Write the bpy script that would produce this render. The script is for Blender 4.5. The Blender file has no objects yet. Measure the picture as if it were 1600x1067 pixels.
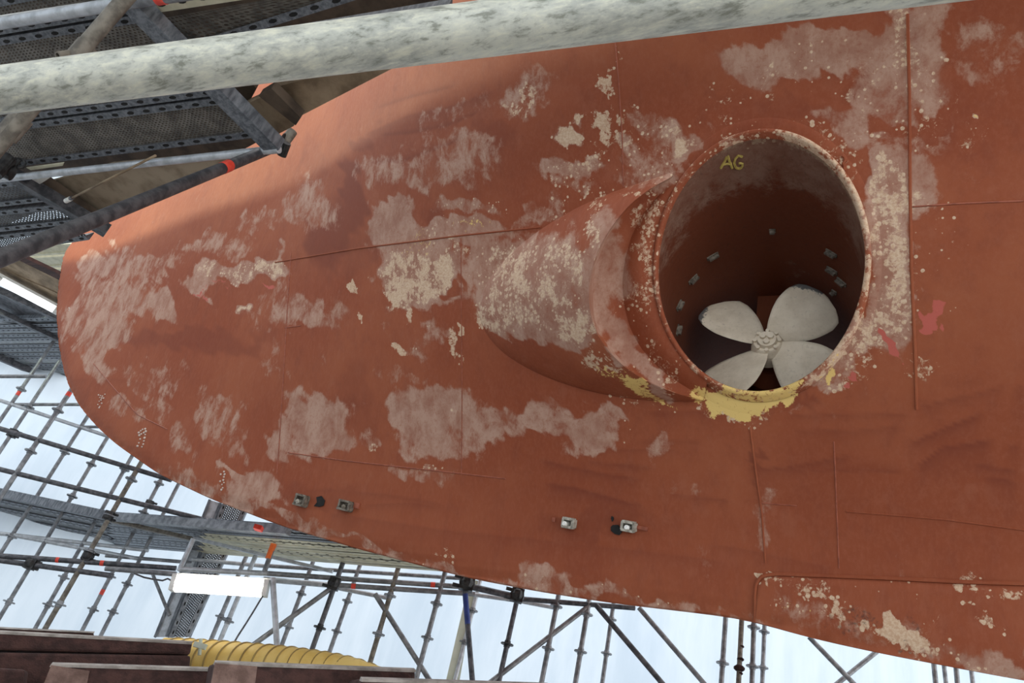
import bpy, bmesh, math, random
import numpy as np
from mathutils import Vector, Matrix
random.seed(7)
rng = np.random.default_rng(7)
SC = bpy.context.scene
COL = SC.collection

# ------------------------------------------------------------------ camera frame
F, CX, CY = 1155.0, 800.0, 533.5
M = np.array([[0.90914941, -0.01490734, -0.41620322],
              [0.34610015, 0.58291147, 0.73513869],
              [0.23165067, -0.81239891, 0.53511305]])
EYE = np.array([0.0, 0.0, 1.6])


def unit(v):
    v = np.asarray(v, float)
    return v / np.linalg.norm(v)


def ray(px, py):
    return M @ np.array([(px - CX) / F, (py - CY) / F, 1.0])


def on_plane(px, py, n, d):
    r = ray(px, py)
    return EYE + r * ((d - n @ EYE) / (n @ r))


def on_z(px, py, z):
    return on_plane(px, py, np.array([0, 0, 1.0]), z)


def at_depth(px, py, depth):            # distance along the optical axis
    return EYE + ray(px, py) * depth


def project(P):
    q = (np.asarray(P) - EYE) @ M
    return CX + F * q[..., 0] / q[..., 2], CY + F * q[..., 1] / q[..., 2]


# ------------------------------------------------------------------ object helpers
def tag(o, label=None, cat=None, group=None, kind=None):
    if label:
        o['label'] = label
    if cat:
        o['category'] = cat
    if group:
        o['group'] = group
    if kind:
        o['kind'] = kind
    return o


def link_mesh(name, verts, faces, mat, parent=None, smooth=False, attrs=None, uvs=None, origin=None):
    verts = np.asarray(verts, float)
    if origin is not None:
        verts = verts - np.asarray(origin, float)
    me = bpy.data.meshes.new(name)
    if isinstance(faces, np.ndarray):
        n, k = len(faces), faces.shape[1]
        me.vertices.add(len(verts))
        me.vertices.foreach_set('co', verts.ravel())
        me.loops.add(n * k)
        me.loops.foreach_set('vertex_index', faces.ravel().astype(np.int32))
        me.polygons.add(n)
        me.polygons.foreach_set('loop_start', np.arange(0, n * k, k, dtype=np.int32))
        me.polygons.foreach_set('loop_total', np.full(n, k, dtype=np.int32))
        me.update(calc_edges=True)
        me.validate()
    else:
        me.from_pydata([tuple(v) for v in verts], [], faces)
        me.update()
    if smooth:
        me.polygons.foreach_set('use_smooth', [True] * len(me.polygons))
    if attrs:
        for k, a in attrs.items():
            at = me.attributes.new(k, 'FLOAT', 'POINT')
            at.data.foreach_set('value', np.asarray(a, np.float32))
    if uvs is not None:
        uvl = me.uv_layers.new(name='UVMap')
        for p in me.polygons:
            for li in p.loop_indices:
                uvl.data[li].uv = uvs[me.loops[li].vertex_index]
    if mat:
        me.materials.append(mat)
    o = bpy.data.objects.new(name, me)
    COL.objects.link(o)
    if origin is not None:
        o.location = tuple(origin)
    if parent is not None:
        o.parent = parent
        o.matrix_parent_inverse = Matrix.Translation(parent.location).inverted() if parent.type in ('EMPTY', 'MESH') else Matrix()
    return o


def empty(name, loc):
    o = bpy.data.objects.new(name, None)
    o.location = tuple(loc)
    o.empty_display_size = .1
    COL.objects.link(o)
    return o


class MB:
    """collects simple solids into one mesh"""
    def __init__(s):
        s.v, s.f, s.uv = [], [], []

    def add(s, vs, fs, uv=None):
        n = len(s.v)
        s.v += [tuple(v) for v in vs]
        s.f += [tuple(i + n for i in f) for f in fs]
        s.uv += uv if uv else [(0, 0)] * len(vs)
        return s

    def tube(s, p0, p1, r, seg=12, r1=None, inner=0.0):
        p0, p1 = np.asarray(p0, float), np.asarray(p1, float)
        d = unit(p1 - p0)
        a = np.array([0, 0, 1.0]) if abs(d[2]) < .9 else np.array([1.0, 0, 0])
        u = unit(np.cross(d, a))
        w = np.cross(d, u)
        r1 = r if r1 is None else r1
        L = float(np.linalg.norm(p1 - p0))
        vs, fs, uv = [], [], []
        for k in range(seg):
            t = 2 * math.pi * k / seg
            c = u * math.cos(t) + w * math.sin(t)
            vs += [p0 + c * r, p1 + c * r1]
            uv += [(0, k / seg), (L, k / seg)]
        for k in range(seg):
            j = (k + 1) % seg
            fs.append((2 * k, 2 * k + 1, 2 * j + 1, 2 * j))
        if inner > 0:
            m = len(vs)
            for k in range(seg):
                t = 2 * math.pi * k / seg
                c = u * math.cos(t) + w * math.sin(t)
                vs += [p0 + c * inner, p1 + c * inner]
                uv += [(0, 0), (L, 0)]
            for k in range(seg):
                j = (k + 1) % seg
                fs.append((m + 2 * j, m + 2 * j + 1, m + 2 * k + 1, m + 2 * k))
                fs.append((2 * k, 2 * j, m + 2 * j, m + 2 * k))
                fs.append((2 * k + 1, m + 2 * k + 1, m + 2 * j + 1, 2 * j + 1))
        else:
            fs.append(tuple(2 * k for k in range(seg))[::-1] if False else tuple(2 * k for k in range(seg)))
            fs.append(tuple(2 * k + 1 for k in range(seg))[::-1])
        return s.add(vs, fs, uv)

    def path(s, pts, r, seg=8, closed=False):
        pts = [np.asarray(p, float) for p in pts]
        n = len(pts)
        vs, fs = [], []
        prev = None
        for i, p in enumerate(pts):
            if closed:
                d = unit(pts[(i + 1) % n] - pts[i - 1])
            else:
                d = unit(pts[min(i + 1, n - 1)] - pts[max(i - 1, 0)])
            if prev is None:
                a = np.array([0, 0, 1.0]) if abs(d[2]) < .9 else np.array([1.0, 0, 0])
                u = unit(np.cross(d, a))
            else:
                u = unit(prev - d * (prev @ d))
            prev = u
            w = np.cross(d, u)
            for k in range(seg):
                t = 2 * math.pi * k / seg
                rr = r[i] if hasattr(r, '__len__') else r
                vs.append(p + (u * math.cos(t) + w * math.sin(t)) * rr)
        for i in range(n if closed else n - 1):
            i2 = (i + 1) % n
            for k in range(seg):
                j = (k + 1) % seg
                fs.append((i * seg + k, i * seg + j, i2 * seg + j, i2 * seg + k))
        if not closed:
            fs.append(tuple(range(seg))[::-1])
            fs.append(tuple((n - 1) * seg + k for k in range(seg)))
        return s.add(vs, fs)

    def hexa(s, c):                      # c: 8 corners, bottom 4 then top 4
        return s.add(c, [(0, 3, 2, 1), (4, 5, 6, 7), (0, 1, 5, 4), (1, 2, 6, 5), (2, 3, 7, 6), (3, 0, 4, 7)])

    def box(s, c, ax, ay, az, h):        # centre, unit axes, half sizes
        c, ax, ay, az = map(lambda q: np.asarray(q, float), (c, ax, ay, az))
        cs = []
        for z in (-1, 1):
            for x, y in ((-1, -1), (1, -1), (1, 1), (-1, 1)):
                cs.append(c + ax * x * h[0] + ay * y * h[1] + az * z * h[2])
        return s.hexa(cs)

    def slab(s, poly, off):              # polygon extruded by a vector
        n = len(poly)
        off = np.asarray(off, float)
        vs = [np.asarray(p, float) for p in poly] + [np.asarray(p, float) + off for p in poly]
        fs = [tuple(range(n)), tuple(range(2 * n - 1, n - 1, -1))]
        fs += [(i, i + n, (i + 1) % n + n, (i + 1) % n) for i in range(n)]
        return s.add(vs, fs)

    def ball(s, c, r, seg=8, rings=5, sq=(1, 1, 1)):
        c = np.asarray(c, float)
        vs = [c + np.array([0, 0, r * sq[2]])]
        fs = []
        for i in range(1, rings):
            a = math.pi * i / rings
            for k in range(seg):
                b = 2 * math.pi * k / seg
                vs.append(c + r * np.array([math.sin(a) * math.cos(b) * sq[0], math.sin(a) * math.sin(b) * sq[1], math.cos(a) * sq[2]]))
        vs.append(c - np.array([0, 0, r * sq[2]]))
        for k in range(seg):
            fs.append((0, 1 + k, 1 + (k + 1) % seg))
        for i in range(rings - 2):
            for k in range(seg):
                j = (k + 1) % seg
                fs.append((1 + i * seg + k, 1 + (i + 1) * seg + k, 1 + (i + 1) * seg + j, 1 + i * seg + j))
        m = 1 + (rings - 2) * seg
        for k in range(seg):
            fs.append((m + k, len(vs) - 1, m + (k + 1) % seg))
        return s.add(vs, fs)

    def build(s, name, mat, parent=None, smooth=False, origin=None, uv=False, angle=None):
        if origin is None and parent is None:
            origin = np.asarray(s.v).mean(0)
        o = link_mesh(name, s.v, s.f, mat, parent, False, uvs=s.uv if uv else None, origin=origin)
        bm = bmesh.new()
        bm.from_mesh(o.data)
        bmesh.ops.recalc_face_normals(bm, faces=bm.faces)
        if smooth:
            for f in bm.faces:
                f.smooth = len(f.verts) <= 4
            for e in bm.edges:
                if len(e.link_faces) == 2 and e.calc_face_angle(0) > math.radians(40):
                    e.smooth = False
        bm.to_mesh(o.data)
        bm.free()
        return o


# ------------------------------------------------------------------ materials
class NT:
    def __init__(s, name):
        s.m = bpy.data.materials.new(name)
        s.m.use_nodes = True
        s.t = s.m.node_tree
        s.b = s.t.nodes['Principled BSDF']

    def n(s, kind, **kw):
        nd = s.t.nodes.new(kind)
        for k, v in kw.items():
            if k.startswith('i_'):
                key = k[2:]
                key = int(key) if key.isdigit() else key.replace('_', ' ')
                s.put(v, nd.inputs[key])
            else:
                setattr(nd, k, v)
        return nd

    def put(s, v, sock):
        if isinstance(v, bpy.types.NodeSocket):
            s.t.links.new(v, sock)
        elif isinstance(v, (tuple, list)) and len(v) == 3 and sock.type == 'RGBA':
            sock.default_value = (*v, 1)
        else:
            sock.default_value = v

    def math(s, op, a, b=0.0, c=0.0, clamp=False):
        nd = s.n('ShaderNodeMath', operation=op, use_clamp=clamp)
        for i, v in enumerate((a, b, c)):
            s.put(v, nd.inputs[i])
        return nd.outputs[0]

    def mix(s, f, a, b, mode='MIX'):
        nd = s.n('ShaderNodeMix', data_type='RGBA', blend_type=mode)
        s.put(f, nd.inputs['Factor'])
        s.put(a, nd.inputs[6])
        s.put(b, nd.inputs[7])
        return nd.outputs[2]

    def step(s, v, lo, hi):
        nd = s.n('ShaderNodeMapRange', interpolation_type='SMOOTHSTEP', clamp=True)
        s.put(v, nd.inputs[0])
        s.put(lo, nd.inputs[1])
        s.put(hi, nd.inputs[2])
        return nd.outputs[0]

    def noise(s, vec, scale, detail=4, rough=.55, dist=0.0):
        nd = s.n('ShaderNodeTexNoise')
        nd.inputs['Scale'].default_value = scale
        nd.inputs['Detail'].default_value = detail
        nd.inputs['Roughness'].default_value = rough
        nd.inputs['Distortion'].default_value = dist
        s.put(vec, nd.inputs['Vector'])
        return nd.outputs['Fac']

    def pos(s, scale=(1, 1, 1)):
        tc = s.n('ShaderNodeTexCoord')
        if scale == (1, 1, 1):
            return tc.outputs['Object']
        mp = s.n('ShaderNodeMapping')
        mp.inputs['Scale'].default_value = scale
        s.put(tc.outputs['Object'], mp.inputs['Vector'])
        return mp.outputs[0]

    def attr(s, name):
        nd = s.n('ShaderNodeAttribute', attribute_name=name)
        return nd.outputs['Fac']

    def bump(s, h, strength, dist):
        nd = s.n('ShaderNodeBump')
        nd.inputs['Strength'].default_value = strength
        nd.inputs['Distance'].default_value = dist
        s.put(h, nd.inputs['Height'])
        s.put(nd.outputs[0], s.b.inputs['Normal'])

    def out(s, color=None, rough=None, metal=None, spec=None):
        if color is not None:
            s.put(color, s.b.inputs['Base Color'])
        if rough is not None:
            s.put(rough, s.b.inputs['Roughness'])
        if metal is not None:
            s.put(metal, s.b.inputs['Metallic'])
        if spec is not None:
            s.put(spec, s.b.inputs['Specular IOR Level'])
        return s.m


def mottled(name, c1, c2, scale=8, rough=.6, metal=0.0, stretch=(1, 1, 1), bump=.15, bd=.004, lo=.35, hi=.65, spec=.4):
    g = NT(name)
    p = g.pos(stretch)
    n = g.noise(p, scale, 6, .6)
    c = g.mix(g.step(n, lo, hi), c1, c2)
    if bump:
        g.bump(g.noise(p, scale * 6, 3), bump, bd)
    return g.out(c, rough, metal, spec)


def lin(r, g, b):
    f = lambda v: ((v / 255 + .055) / 1.055) ** 2.4 if v / 255 > .04045 else v / 255 / 12.92
    return (f(r), f(g), f(b))


def hull_material(name, inner=False):
    g = NT(name)
    p = g.pos()
    pv = g.pos((2.2, 2.2, .55))          # vertical streaks
    worn, cream, yel, dark, fresh, soot = (g.attr(k) for k in ('worn', 'cream', 'yel', 'dark', 'fresh', 'soot'))
    big = g.noise(p, 1.1, 5, .6)
    ps = g.pos((1.25, 1.25, .7))
    mid = g.noise(pv, 5.0, 6, .65)
    blot = g.noise(ps, 7.0, 7, .68, .3)
    speck = g.noise(p, 48.0, 5, .7)
    fine = g.noise(pv, 26.0, 6, .7)
    grain = g.noise(p, 95.0, 3, .7)
    cream = g.math('MULTIPLY', cream, g.math('ADD', .72, g.math('MULTIPLY', g.step(blot, .36, .60), .55)))
    red = g.mix(g.step(big, .36, .66), RED_A, RED_B)
    red = g.mix(g.math('MULTIPLY', g.step(mid, .45, .75), .45), red, RED_C)
    red = g.mix(g.math('MULTIPLY', g.step(fine, .42, .7), .22), red, RED_D)
    red = g.mix(g.math('MULTIPLY', g.step(blot, .52, .72), .30), red, RED_C)
    red = g.mix(g.math('MULTIPLY', g.step(blot, .46, .30), .30), red, RED_D)
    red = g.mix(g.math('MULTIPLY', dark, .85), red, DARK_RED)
    # worn grey-mauve undercoat
    wn = g.math('ADD', g.math('MULTIPLY', g.math('SUBTRACT', blot, .5), 1.25), g.math('ADD', g.math('MULTIPLY', g.math('SUBTRACT', fine, .5), .3), g.math('MULTIPLY', g.math('SUBTRACT', speck, .5), .35)))
    chalk = g.math('MULTIPLY', g.step(g.noise(pv, 1.3, 4, .6), .50, .72), .30)
    wf = g.step(g.math('ADD', g.math('MAXIMUM', worn, g.math('ADD', chalk, g.math('MULTIPLY', worn, .5))), wn), (.30), (.66))
    prim = g.mix(g.step(blot, .35, .65), PRIMER, PRIMER2)
    prim = g.mix(g.math('MULTIPLY', g.step(speck, .5, .68), .35), prim, RED_A)
    col = g.mix(g.math('MULTIPLY', wf, .88), red, prim)
    # cream flecks where old coats show through
    mus = g.n('ShaderNodeTexVoronoi', feature='F1')
    mus.inputs['Scale'].default_value = 42.0
    mus.inputs['Randomness'].default_value = 1.0
    g.put(p, mus.inputs['Vector'])
    cell = g.n('ShaderNodeSeparateColor')
    g.put(mus.outputs['Color'], cell.inputs[0])
    rad = g.math('MULTIPLY', g.math('SUBTRACT', g.math('MULTIPLY', cream, 1.3), cell.outputs[0]), .72)
    fleck = g.step(g.math('SUBTRACT', rad, mus.outputs['Distance']), -.04, .06)
    fine2 = g.noise(p, 38.0, 5, .75, .6)
    cf = g.step(g.math('ADD', g.math('MULTIPLY', cream, .72), g.math('SUBTRACT', fine2, .5)), .40, .54)
    cf = g.math('MAXIMUM', g.math('MULTIPLY', fleck, .85), g.math('MULTIPLY', cf, .8))
    col = g.mix(cf, col, g.mix(g.step(grain, .4, .6), CREAM, CREAM2))
    # yellow chipped coat
    yf = g.step(g.math('ADD', yel, g.math('MULTIPLY', g.math('SUBTRACT', fine2, .5), 1.5)), .42, .56)
    col = g.mix(yf, col, YELLOW)
    # fresh bright red dabs and black stains
    ff = g.step(g.math('ADD', fresh, g.math('MULTIPLY', g.math('SUBTRACT', fine2, .5), .7)), .45, .6)
    col = g.mix(ff, col, PINK)
    sf = g.step(g.math('ADD', soot, g.math('MULTIPLY', g.math('SUBTRACT', fine2, .5), 1.3)), .4, .75)
    col = g.mix(g.math('MULTIPLY', sf, .85), col, SOOT)
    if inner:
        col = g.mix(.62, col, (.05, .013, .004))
    hgt = g.math('ADD', g.math('MULTIPLY', fine, .5), g.math('ADD', g.math('MULTIPLY', cf, .6), g.math('MULTIPLY', big, 2.5)))
    g.bump(hgt, .16, .005)
    return g.out(col, g.math('SUBTRACT', .78, g.math('MULTIPLY', fine, .2)), 0.0, .18)


RED_A, RED_B, RED_C, RED_D = (.235, .058, .024), (.285, .082, .036), (.19, .049, .025), (.31, .110, .062)
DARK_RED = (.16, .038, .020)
PRIMER, PRIMER2 = (.30, .150, .104), (.43, .275, .205)
CREAM, CREAM2 = (.52, .36, .235), (.62, .48, .34)
YELLOW, PINK, SOOT = (.66, .47, .165), (.42, .10, .075), (.05, .035, .03)
m_hull = hull_material('hull_paint')
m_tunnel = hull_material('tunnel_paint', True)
m_seam = mottled('weld_paint', (.20, .052, .026), (.30, .085, .045), 30, .6)
m_galv = None


def galvanised():
    g = NT('galvanised_steel')
    p = g.pos((1, 1, 1))
    big = g.noise(p, 14, 5, .65, .2)
    ps = g.n('ShaderNodeMapping')
    ps.inputs['Scale'].default_value = (20, 70, 70)
    ps.inputs['Rotation'].default_value = (.5, .2, .6)
    g.put(p, ps.inputs['Vector'])
    sm = g.noise(ps.outputs[0], 1.6, 6, .68, .25)
    fine = g.noise(p, 160, 4, .7)
    c = g.mix(g.step(big, .35, .65), (.42, .44, .40), (.64, .66, .58))
    c = g.mix(g.math('MULTIPLY', g.step(sm, .45, .7), .75), c, (.84, .84, .68))
    c = g.mix(g.math('MULTIPLY', g.step(sm, .48, .33), .8), c, (.20, .21, .165))
    c = g.mix(g.math('MULTIPLY', g.step(fine, .6, .75), .35), c, (.16, .16, .14))
    rust = g.noise(p, 3.2, 3, .6, 2.0)
    c = g.mix(g.math('MULTIPLY', g.step(rust, .72, .76), .8), c, (.38, .17, .06))
    g.bump(sm, .2, .002)
    return g.out(c, .5, .0, .5)


m_galv = galvanised()
m_tube = mottled('scaffold_tube_steel', (.13, .135, .145), (.27, .28, .29), 14, .45, .35)
m_tube_light = mottled('pale_tube_steel', (.34, .36, .38), (.52, .55, .58), 14, .45, .3)
m_tube_dark = mottled('dark_tube_steel', (.045, .048, .055), (.12, .12, .13), 22, .5, .4)
m_tube_brown = mottled('grimy_tube_steel', (.10, .088, .072), (.22, .20, .165), 20, .6, .2)
m_clamp = mottled('coupler_steel', (.015, .015, .016), (.05, .05, .05), 30, .5, .4)
m_red = mottled('red_band', (.62, .045, .025), (.75, .08, .05), 20, .5)
m_orange = mottled('orange_paint', (.75, .12, .02), (.9, .2, .04), 14, .5)
m_blue = mottled('blue_paint', (.01, .03, .16), (.03, .06, .25), 14, .5)
m_steel = mottled('deck_rail_steel', (.09, .10, .115), (.20, .215, .235), 12, .5, .35, (4, 4, 1))
m_cream_steel = mottled('pale_deck_steel', (.52, .50, .36), (.66, .63, .48), 9, .55, .05)  # also carries painted-in bright light on some planks, rails and a bracket
m_hole = mottled('dark_hole', (.006, .006, .006), (.015, .014, .013), 20, .9, bump=0)
m_wood = mottled('grey_brown_board', (.15, .105, .062), (.30, .225, .145), 6, .8, 0, (1, 1, 1), .4, .004)
m_wood_dark = mottled('dark_brown_board', (.035, .024, .016), (.085, .06, .04), 7, .8, 0, (1, 1, 1), .4, .004)
m_ply = mottled('stained_plywood', (.20, .155, .105), (.33, .27, .195), 7, .85, 0, (1, 1, 1), .2, .003, .3, .6)
m_beam = mottled('red_brown_timber', (.028, .011, .009), (.068, .029, .023), 5, .8, 0, (.4, 3, 3), .6, .01)
m_beam_end = mottled('worn_timber_end', (.12, .072, .058), (.22, .14, .115), 9, .85, 0, (1, 1, 1), .6, .01)
m_beam_top = mottled('dusty_timber_edge', (.20, .18, .16), (.36, .33, .30), 9, .9, 0, (1, 1, 1), .3, .004)
m_hose = mottled('yellow_duct_fabric', (.68, .46, .10), (.80, .60, .20), 3, .55)
m_hose_rib = mottled('duct_rib', (.25, .17, .05), (.35, .25, .08), 6, .6)
m_green = mottled('pale_green_board', (.48, .53, .42), (.60, .64, .53), 3, .7)
m_white = mottled('white_plastic', (.62, .62, .58), (.78, .78, .74), 10, .5)
m_zinc = mottled('weathered_zinc', (.20, .18, .145), (.46, .43, .36), 40, .7, 0, (1, 1, 1), .5, .004)
m_zinc_dark = mottled('corroded_bolt', (.08, .065, .05), (.22, .19, .15), 50, .8, 0, (1, 1, 1), .5, .004)
m_weld = mottled('bare_weld_bead', (.45, .36, .30), (.62, .54, .47), 60, .6)
m_ymark = mottled('yellow_marking_paint', (.30, .22, .05), (.46, .35, .09), 60, .7)
m_concrete = mottled('dock_concrete', (.26, .25, .235), (.38, .365, .345), 1.5, .9)


def prop_material():
    g = NT('propeller_bronze_paint')
    p = g.pos()
    n1 = g.noise(p, 9, 6, .65)
    n2 = g.noise(p, 60, 5, .7)
    c = g.mix(g.step(n1, .3, .7), (.64, .55, .42), (.78, .69, .55))
    c = g.mix(g.math('MULTIPLY', g.step(n2, .56, .74), .5), c, (.30, .25, .19))
    tip = g.attr('tip')
    c = g.mix(g.step(g.math('ADD', tip, g.math('MULTIPLY', g.math('SUBTRACT', n2, .5), 1.1)), .45, .6), c, (.13, .125, .12))
    g.bump(n2, .3, .003)
    return g.out(c, .7, .0, .3)


m_prop = prop_material()


def perforated(name, c1, c2, pitch, hole):
    """steel sheet punched with staggered holes (real cut-outs, laid out in metres on the sheet)"""
    g = NT(name)
    uv = g.n('ShaderNodeUVMap', uv_map='UVMap').outputs[0]
    sp = g.n('ShaderNodeSeparateXYZ')
    g.put(uv, sp.inputs[0])
    row = g.math('FLOOR', g.math('DIVIDE', sp.outputs[1], pitch))
    odd = g.math('MULTIPLY', g.math('MODULO', row, 2.0), .5)
    fx = g.math('SUBTRACT', g.math('FRACT', g.math('ADD', g.math('DIVIDE', sp.outputs[0], pitch), odd)), .5)
    fy = g.math('SUBTRACT', g.math('FRACT', g.math('DIVIDE', sp.outputs[1], pitch)), .5)
    d = g.math('SQRT', g.math('ADD', g.math('MULTIPLY', fx, fx), g.math('MULTIPLY', fy, fy)))
    solid = g.math('GREATER_THAN', d, hole)
    n = g.noise(g.pos(), 12, 5)
    g.out(g.mix(g.step(n, .35, .65), c1, c2), .5, .3, .4)
    g.bump(g.step(d, hole, hole + .15), .8, .003)
    g.put(solid, g.b.inputs['Alpha'])
    return g.m


m_perf = perforated('perforated_deck_steel', (.09, .083, .072), (.19, .175, .15), .021, .25)
m_perf_grey = perforated('perforated_grey_steel', (.055, .058, .062), (.12, .125, .13), .024, .20)
m_perf_lamplit = perforated('perforated_lamplit_steel', (.22, .22, .18), (.36, .35, .28), .024, .20)  # paler copy with the lamp's light put into its colour


def sheet_material():
    g = NT('translucent_sheeting')
    t = g.t
    p = g.pos((1, 1, .35))
    n1 = g.noise(p, .8, 5, .6, .4)
    n2 = g.noise(g.pos((3.0, 3.0, .5)), 1.4, 5, .65)
    f = g.math('ADD', g.math('MULTIPLY', n1, .6), g.math('MULTIPLY', n2, .4))
    c = g.mix(g.step(f, .35, .65), (.375, .445, .515), (.465, .53, .59))
    tr = g.n('ShaderNodeBsdfTranslucent')
    g.put(c, tr.inputs['Color'])
    df = g.n('ShaderNodeBsdfDiffuse')
    g.put(c, df.inputs['Color'])
    mx = g.n('ShaderNodeMixShader')
    mx.inputs[0].default_value = .22
    g.put(tr.outputs[0], mx.inputs[1])
    g.put(df.outputs[0], mx.inputs[2])
    g.put(mx.outputs[0], t.nodes['Material Output'].inputs['Surface'])
    return g.m


m_sheet = sheet_material()


def emitter(name, col, strength):
    g = NT(name)
    g.put(col, g.b.inputs['Emission Color'])
    g.b.inputs['Emission Strength'].default_value = strength
    return g.out((.8, .8, .8), .4)


m_lamp = emitter('fluorescent_diffuser', (1.0, .97, .90), 9.0)
m_lamp2 = emitter('fluorescent_tube_glow', (.92, .97, 1.0), 4.0)

# ------------------------------------------------------------------ ship hull shape
YC = 3.69                                # centre plane of the ship
TX, TZ, TR = -.40, 2.405 + 1.6, .465     # thruster tunnel axis and radius
sil = [(90, 490), (93, 540), (105, 595), (125, 635), (150, 665), (180, 693), (250, 742), (330, 780), (440, 822),
       (560, 858), (730, 903), (850, 926), (960, 943), (1080, 957), (1170, 968), (1182, 973), (1270, 998), (1380, 1022), (1590, 1062)]
prof = []
for q in sil:
    P = on_plane(q[0], q[1], np.array([0, 1.0, 0]), YC)
    prof.append((P[0], P[2]))
nose = prof[0]
keel = prof[::-1]                        # from aft to the nose
keel = [(4.2, keel[0][1] - .04), (2.2, keel[0][1] - .02)] + keel
stem = [nose]
for q in [(92, 450), (100, 400), (120, 370)]:
    P = on_plane(q[0], q[1], np.array([0, 1.0, 0]), YC)
    stem.append((P[0], P[2]))
stem += [(stem[-1][0] - .08, 6.4), (stem[-1][0] - .25, 8.2)]


def resample(pts, n, smooth=0):
    pts = np.asarray(pts, float)
    s = np.r_[0, np.cumsum(np.linalg.norm(np.diff(pts, axis=0), axis=1))]
    t = np.linspace(0, s[-1], n)
    out = np.stack([np.interp(t, s, pts[:, k]) for k in range(pts.shape[1])], 1)
    for _ in range(smooth):
        out[1:-1] = .25 * out[:-2] + .5 * out[1:-1] + .25 * out[2:]
    return out


keel_c = resample(keel, 700, 60)
stem_c = resample(stem, 200, 10)
full = resample(np.vstack([[(12, keel[0][1] - .05)], keel_c, stem_c[1:], [(stem[-1][0] - 1.0, 14.0)]]), 900)
seg = np.linalg.norm(np.gradient(full, axis=0), axis=1)


def sstep(v, a, b):
    t = np.clip((v - a) / (b - a), 0, 1)
    return t * t * (3 - 2 * t)


def dist_field(x, z):
    x, z = np.atleast_1d(x).ravel(), np.atleast_1d(z).ravel()
    out = np.empty(len(x))
    for i in range(0, len(x), 4000):
        d2 = (x[i:i + 4000, None] - full[None, :, 0]) ** 2 + (z[i:i + 4000, None] - full[None, :, 1]) ** 2 + 1e-6
        out[i:i + 4000] = ((math.pi / 2) / (seg[None] / d2 ** 2).sum(1)) ** (1 / 3)
    return out


def half_breadth(x, z):
    D = dist_field(x, z)
    x = np.atleast_1d(x).ravel()
    f = sstep(-x, .5, 4.6)
    hi = .84 + (.30 - .84) * f
    lo = .30 + (.16 - .30) * f
    L = .95
    u = np.clip(D / L, 0, 1)
    I = np.where(D < L, L * (u ** 3 - u ** 4 / 2), L / 2 + (D - L))
    # the flare eases off far up the side
    e = 1.9
    I = np.where(D > e, (L / 2 + e - L) + (1 - np.exp(-(D - e) * .35)) / .35, I)
    return .035 * (1 - np.exp(-D / .035)) + lo * D + (hi - lo) * I


RX0, RX1, RZ0, RZ1, RS = -8.6, 4.4, 2.2, 8.3, .04
gx = np.arange(RX0, RX1, RS)
gz = np.arange(RZ0, RZ1, RS)
GX, GZ = np.meshgrid(gx, gz, indexing='ij')
HB = half_breadth(GX, GZ).reshape(GX.shape)


def hull_y(x, z):
    i = np.clip((np.asarray(x, float) - RX0) / RS, 0, len(gx) - 1.001)
    j = np.clip((np.asarray(z, float) - RZ0) / RS, 0, len(gz) - 1.001)
    a, b = i.astype(int), j.astype(int)
    u, v = i - a, j - b
    h = HB[a, b] * (1 - u) * (1 - v) + HB[a + 1, b] * u * (1 - v) + HB[a, b + 1] * (1 - u) * v + HB[a + 1, b + 1] * u * v
    return YC - h


def hull_t(px, py):
    r = ray(px, py)
    t = np.linspace(.8, 10, 1500)
    P = EYE + t[:, None] * r
    s = P[:, 1] - hull_y(P[:, 0], P[:, 2])
    k = np.nonzero((s[1:] >= 0) & (s[:-1] < 0) & (P[1:, 1] < YC + .05))[0]
    if len(k) == 0:
        return (YC - EYE[1]) / r[1]
    k = k[0]
    return t[k] + (t[k + 1] - t[k]) * (-s[k] / (s[k + 1] - s[k]))


def hullpt(px, py, off=0.0):
    t = hull_t(px, py)
    r = ray(px, py)
    return EYE + r * (t - off / np.linalg.norm(r))


def hull_normal(P):
    e = .03
    x, z = P[0], P[2]
    dx = (hull_y(x + e, z) - hull_y(x - e, z)) / (2 * e)
    dz = (hull_y(x, z + e) - hull_y(x, z - e)) / (2 * e)
    return unit(np.array([float(dx), -1.0, float(dz)]))


# ------------------------------------------------------------------ paint wear maps, one painted shade band included (regions given where they lie on the plating)
WEAR = []


def W(ch, cx, cy, rx, ry, ang=0, amp=1.0, n=2.0, soft=.35):
    WEAR.append((ch, cx, cy, rx, ry, math.radians(ang), amp, n, soft))


# --- bow end
W('worn', 150, 415, 60, 26, -10, .62)
W('worn', 128, 480, 30, 70, 8, .55)
W('worn', 175, 475, 70, 40, -20, .60)
W('worn', 165, 540, 40, 55, 12, .62)
W('worn', 250, 462, 28, 24, 0, .78, 4)
W('worn', 215, 420, 70, 24, -8, .50)
W('worn', 330, 440, 28, 30, 0, .85, 3)
W('worn', 400, 412, 44, 18, -3, .95, 5)
W('cream', 400, 412, 42, 17, -3, .60, 5)
W('worn', 350, 425, 40, 20, 0, .7)
W('cream', 345, 428, 40, 22, 0, .5)
W('fresh', 352, 452, 22, 5, 10, .52)
W('fresh', 402, 446, 15, 6, -10, .6)
W('fresh', 325, 468, 9, 4, -40, .55)
W('worn', 388, 485, 9, 11, 20, .95)
W('cream', 388, 485, 8, 10, 20, .7)
W('worn', 470, 485, 55, 35, 0, .56, 3)
W('worn', 480, 320, 42, 50, 0, .52)
W('worn', 430, 345, 60, 22, -8, .42)
W('worn', 430, 560, 40, 30, 0, .35)
W('worn', 250, 590, 50, 28, 0, .38)
W('worn', 350, 660, 44, 45, 0, .46)
W('worn', 270, 690, 24, 36, 10, .5)
W('worn', 390, 760, 42, 34, 0, .72, 4)
W('worn', 362, 745, 10, 26, -35, .85)
W('worn', 285, 760, 60, 16, 25, .45)
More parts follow.
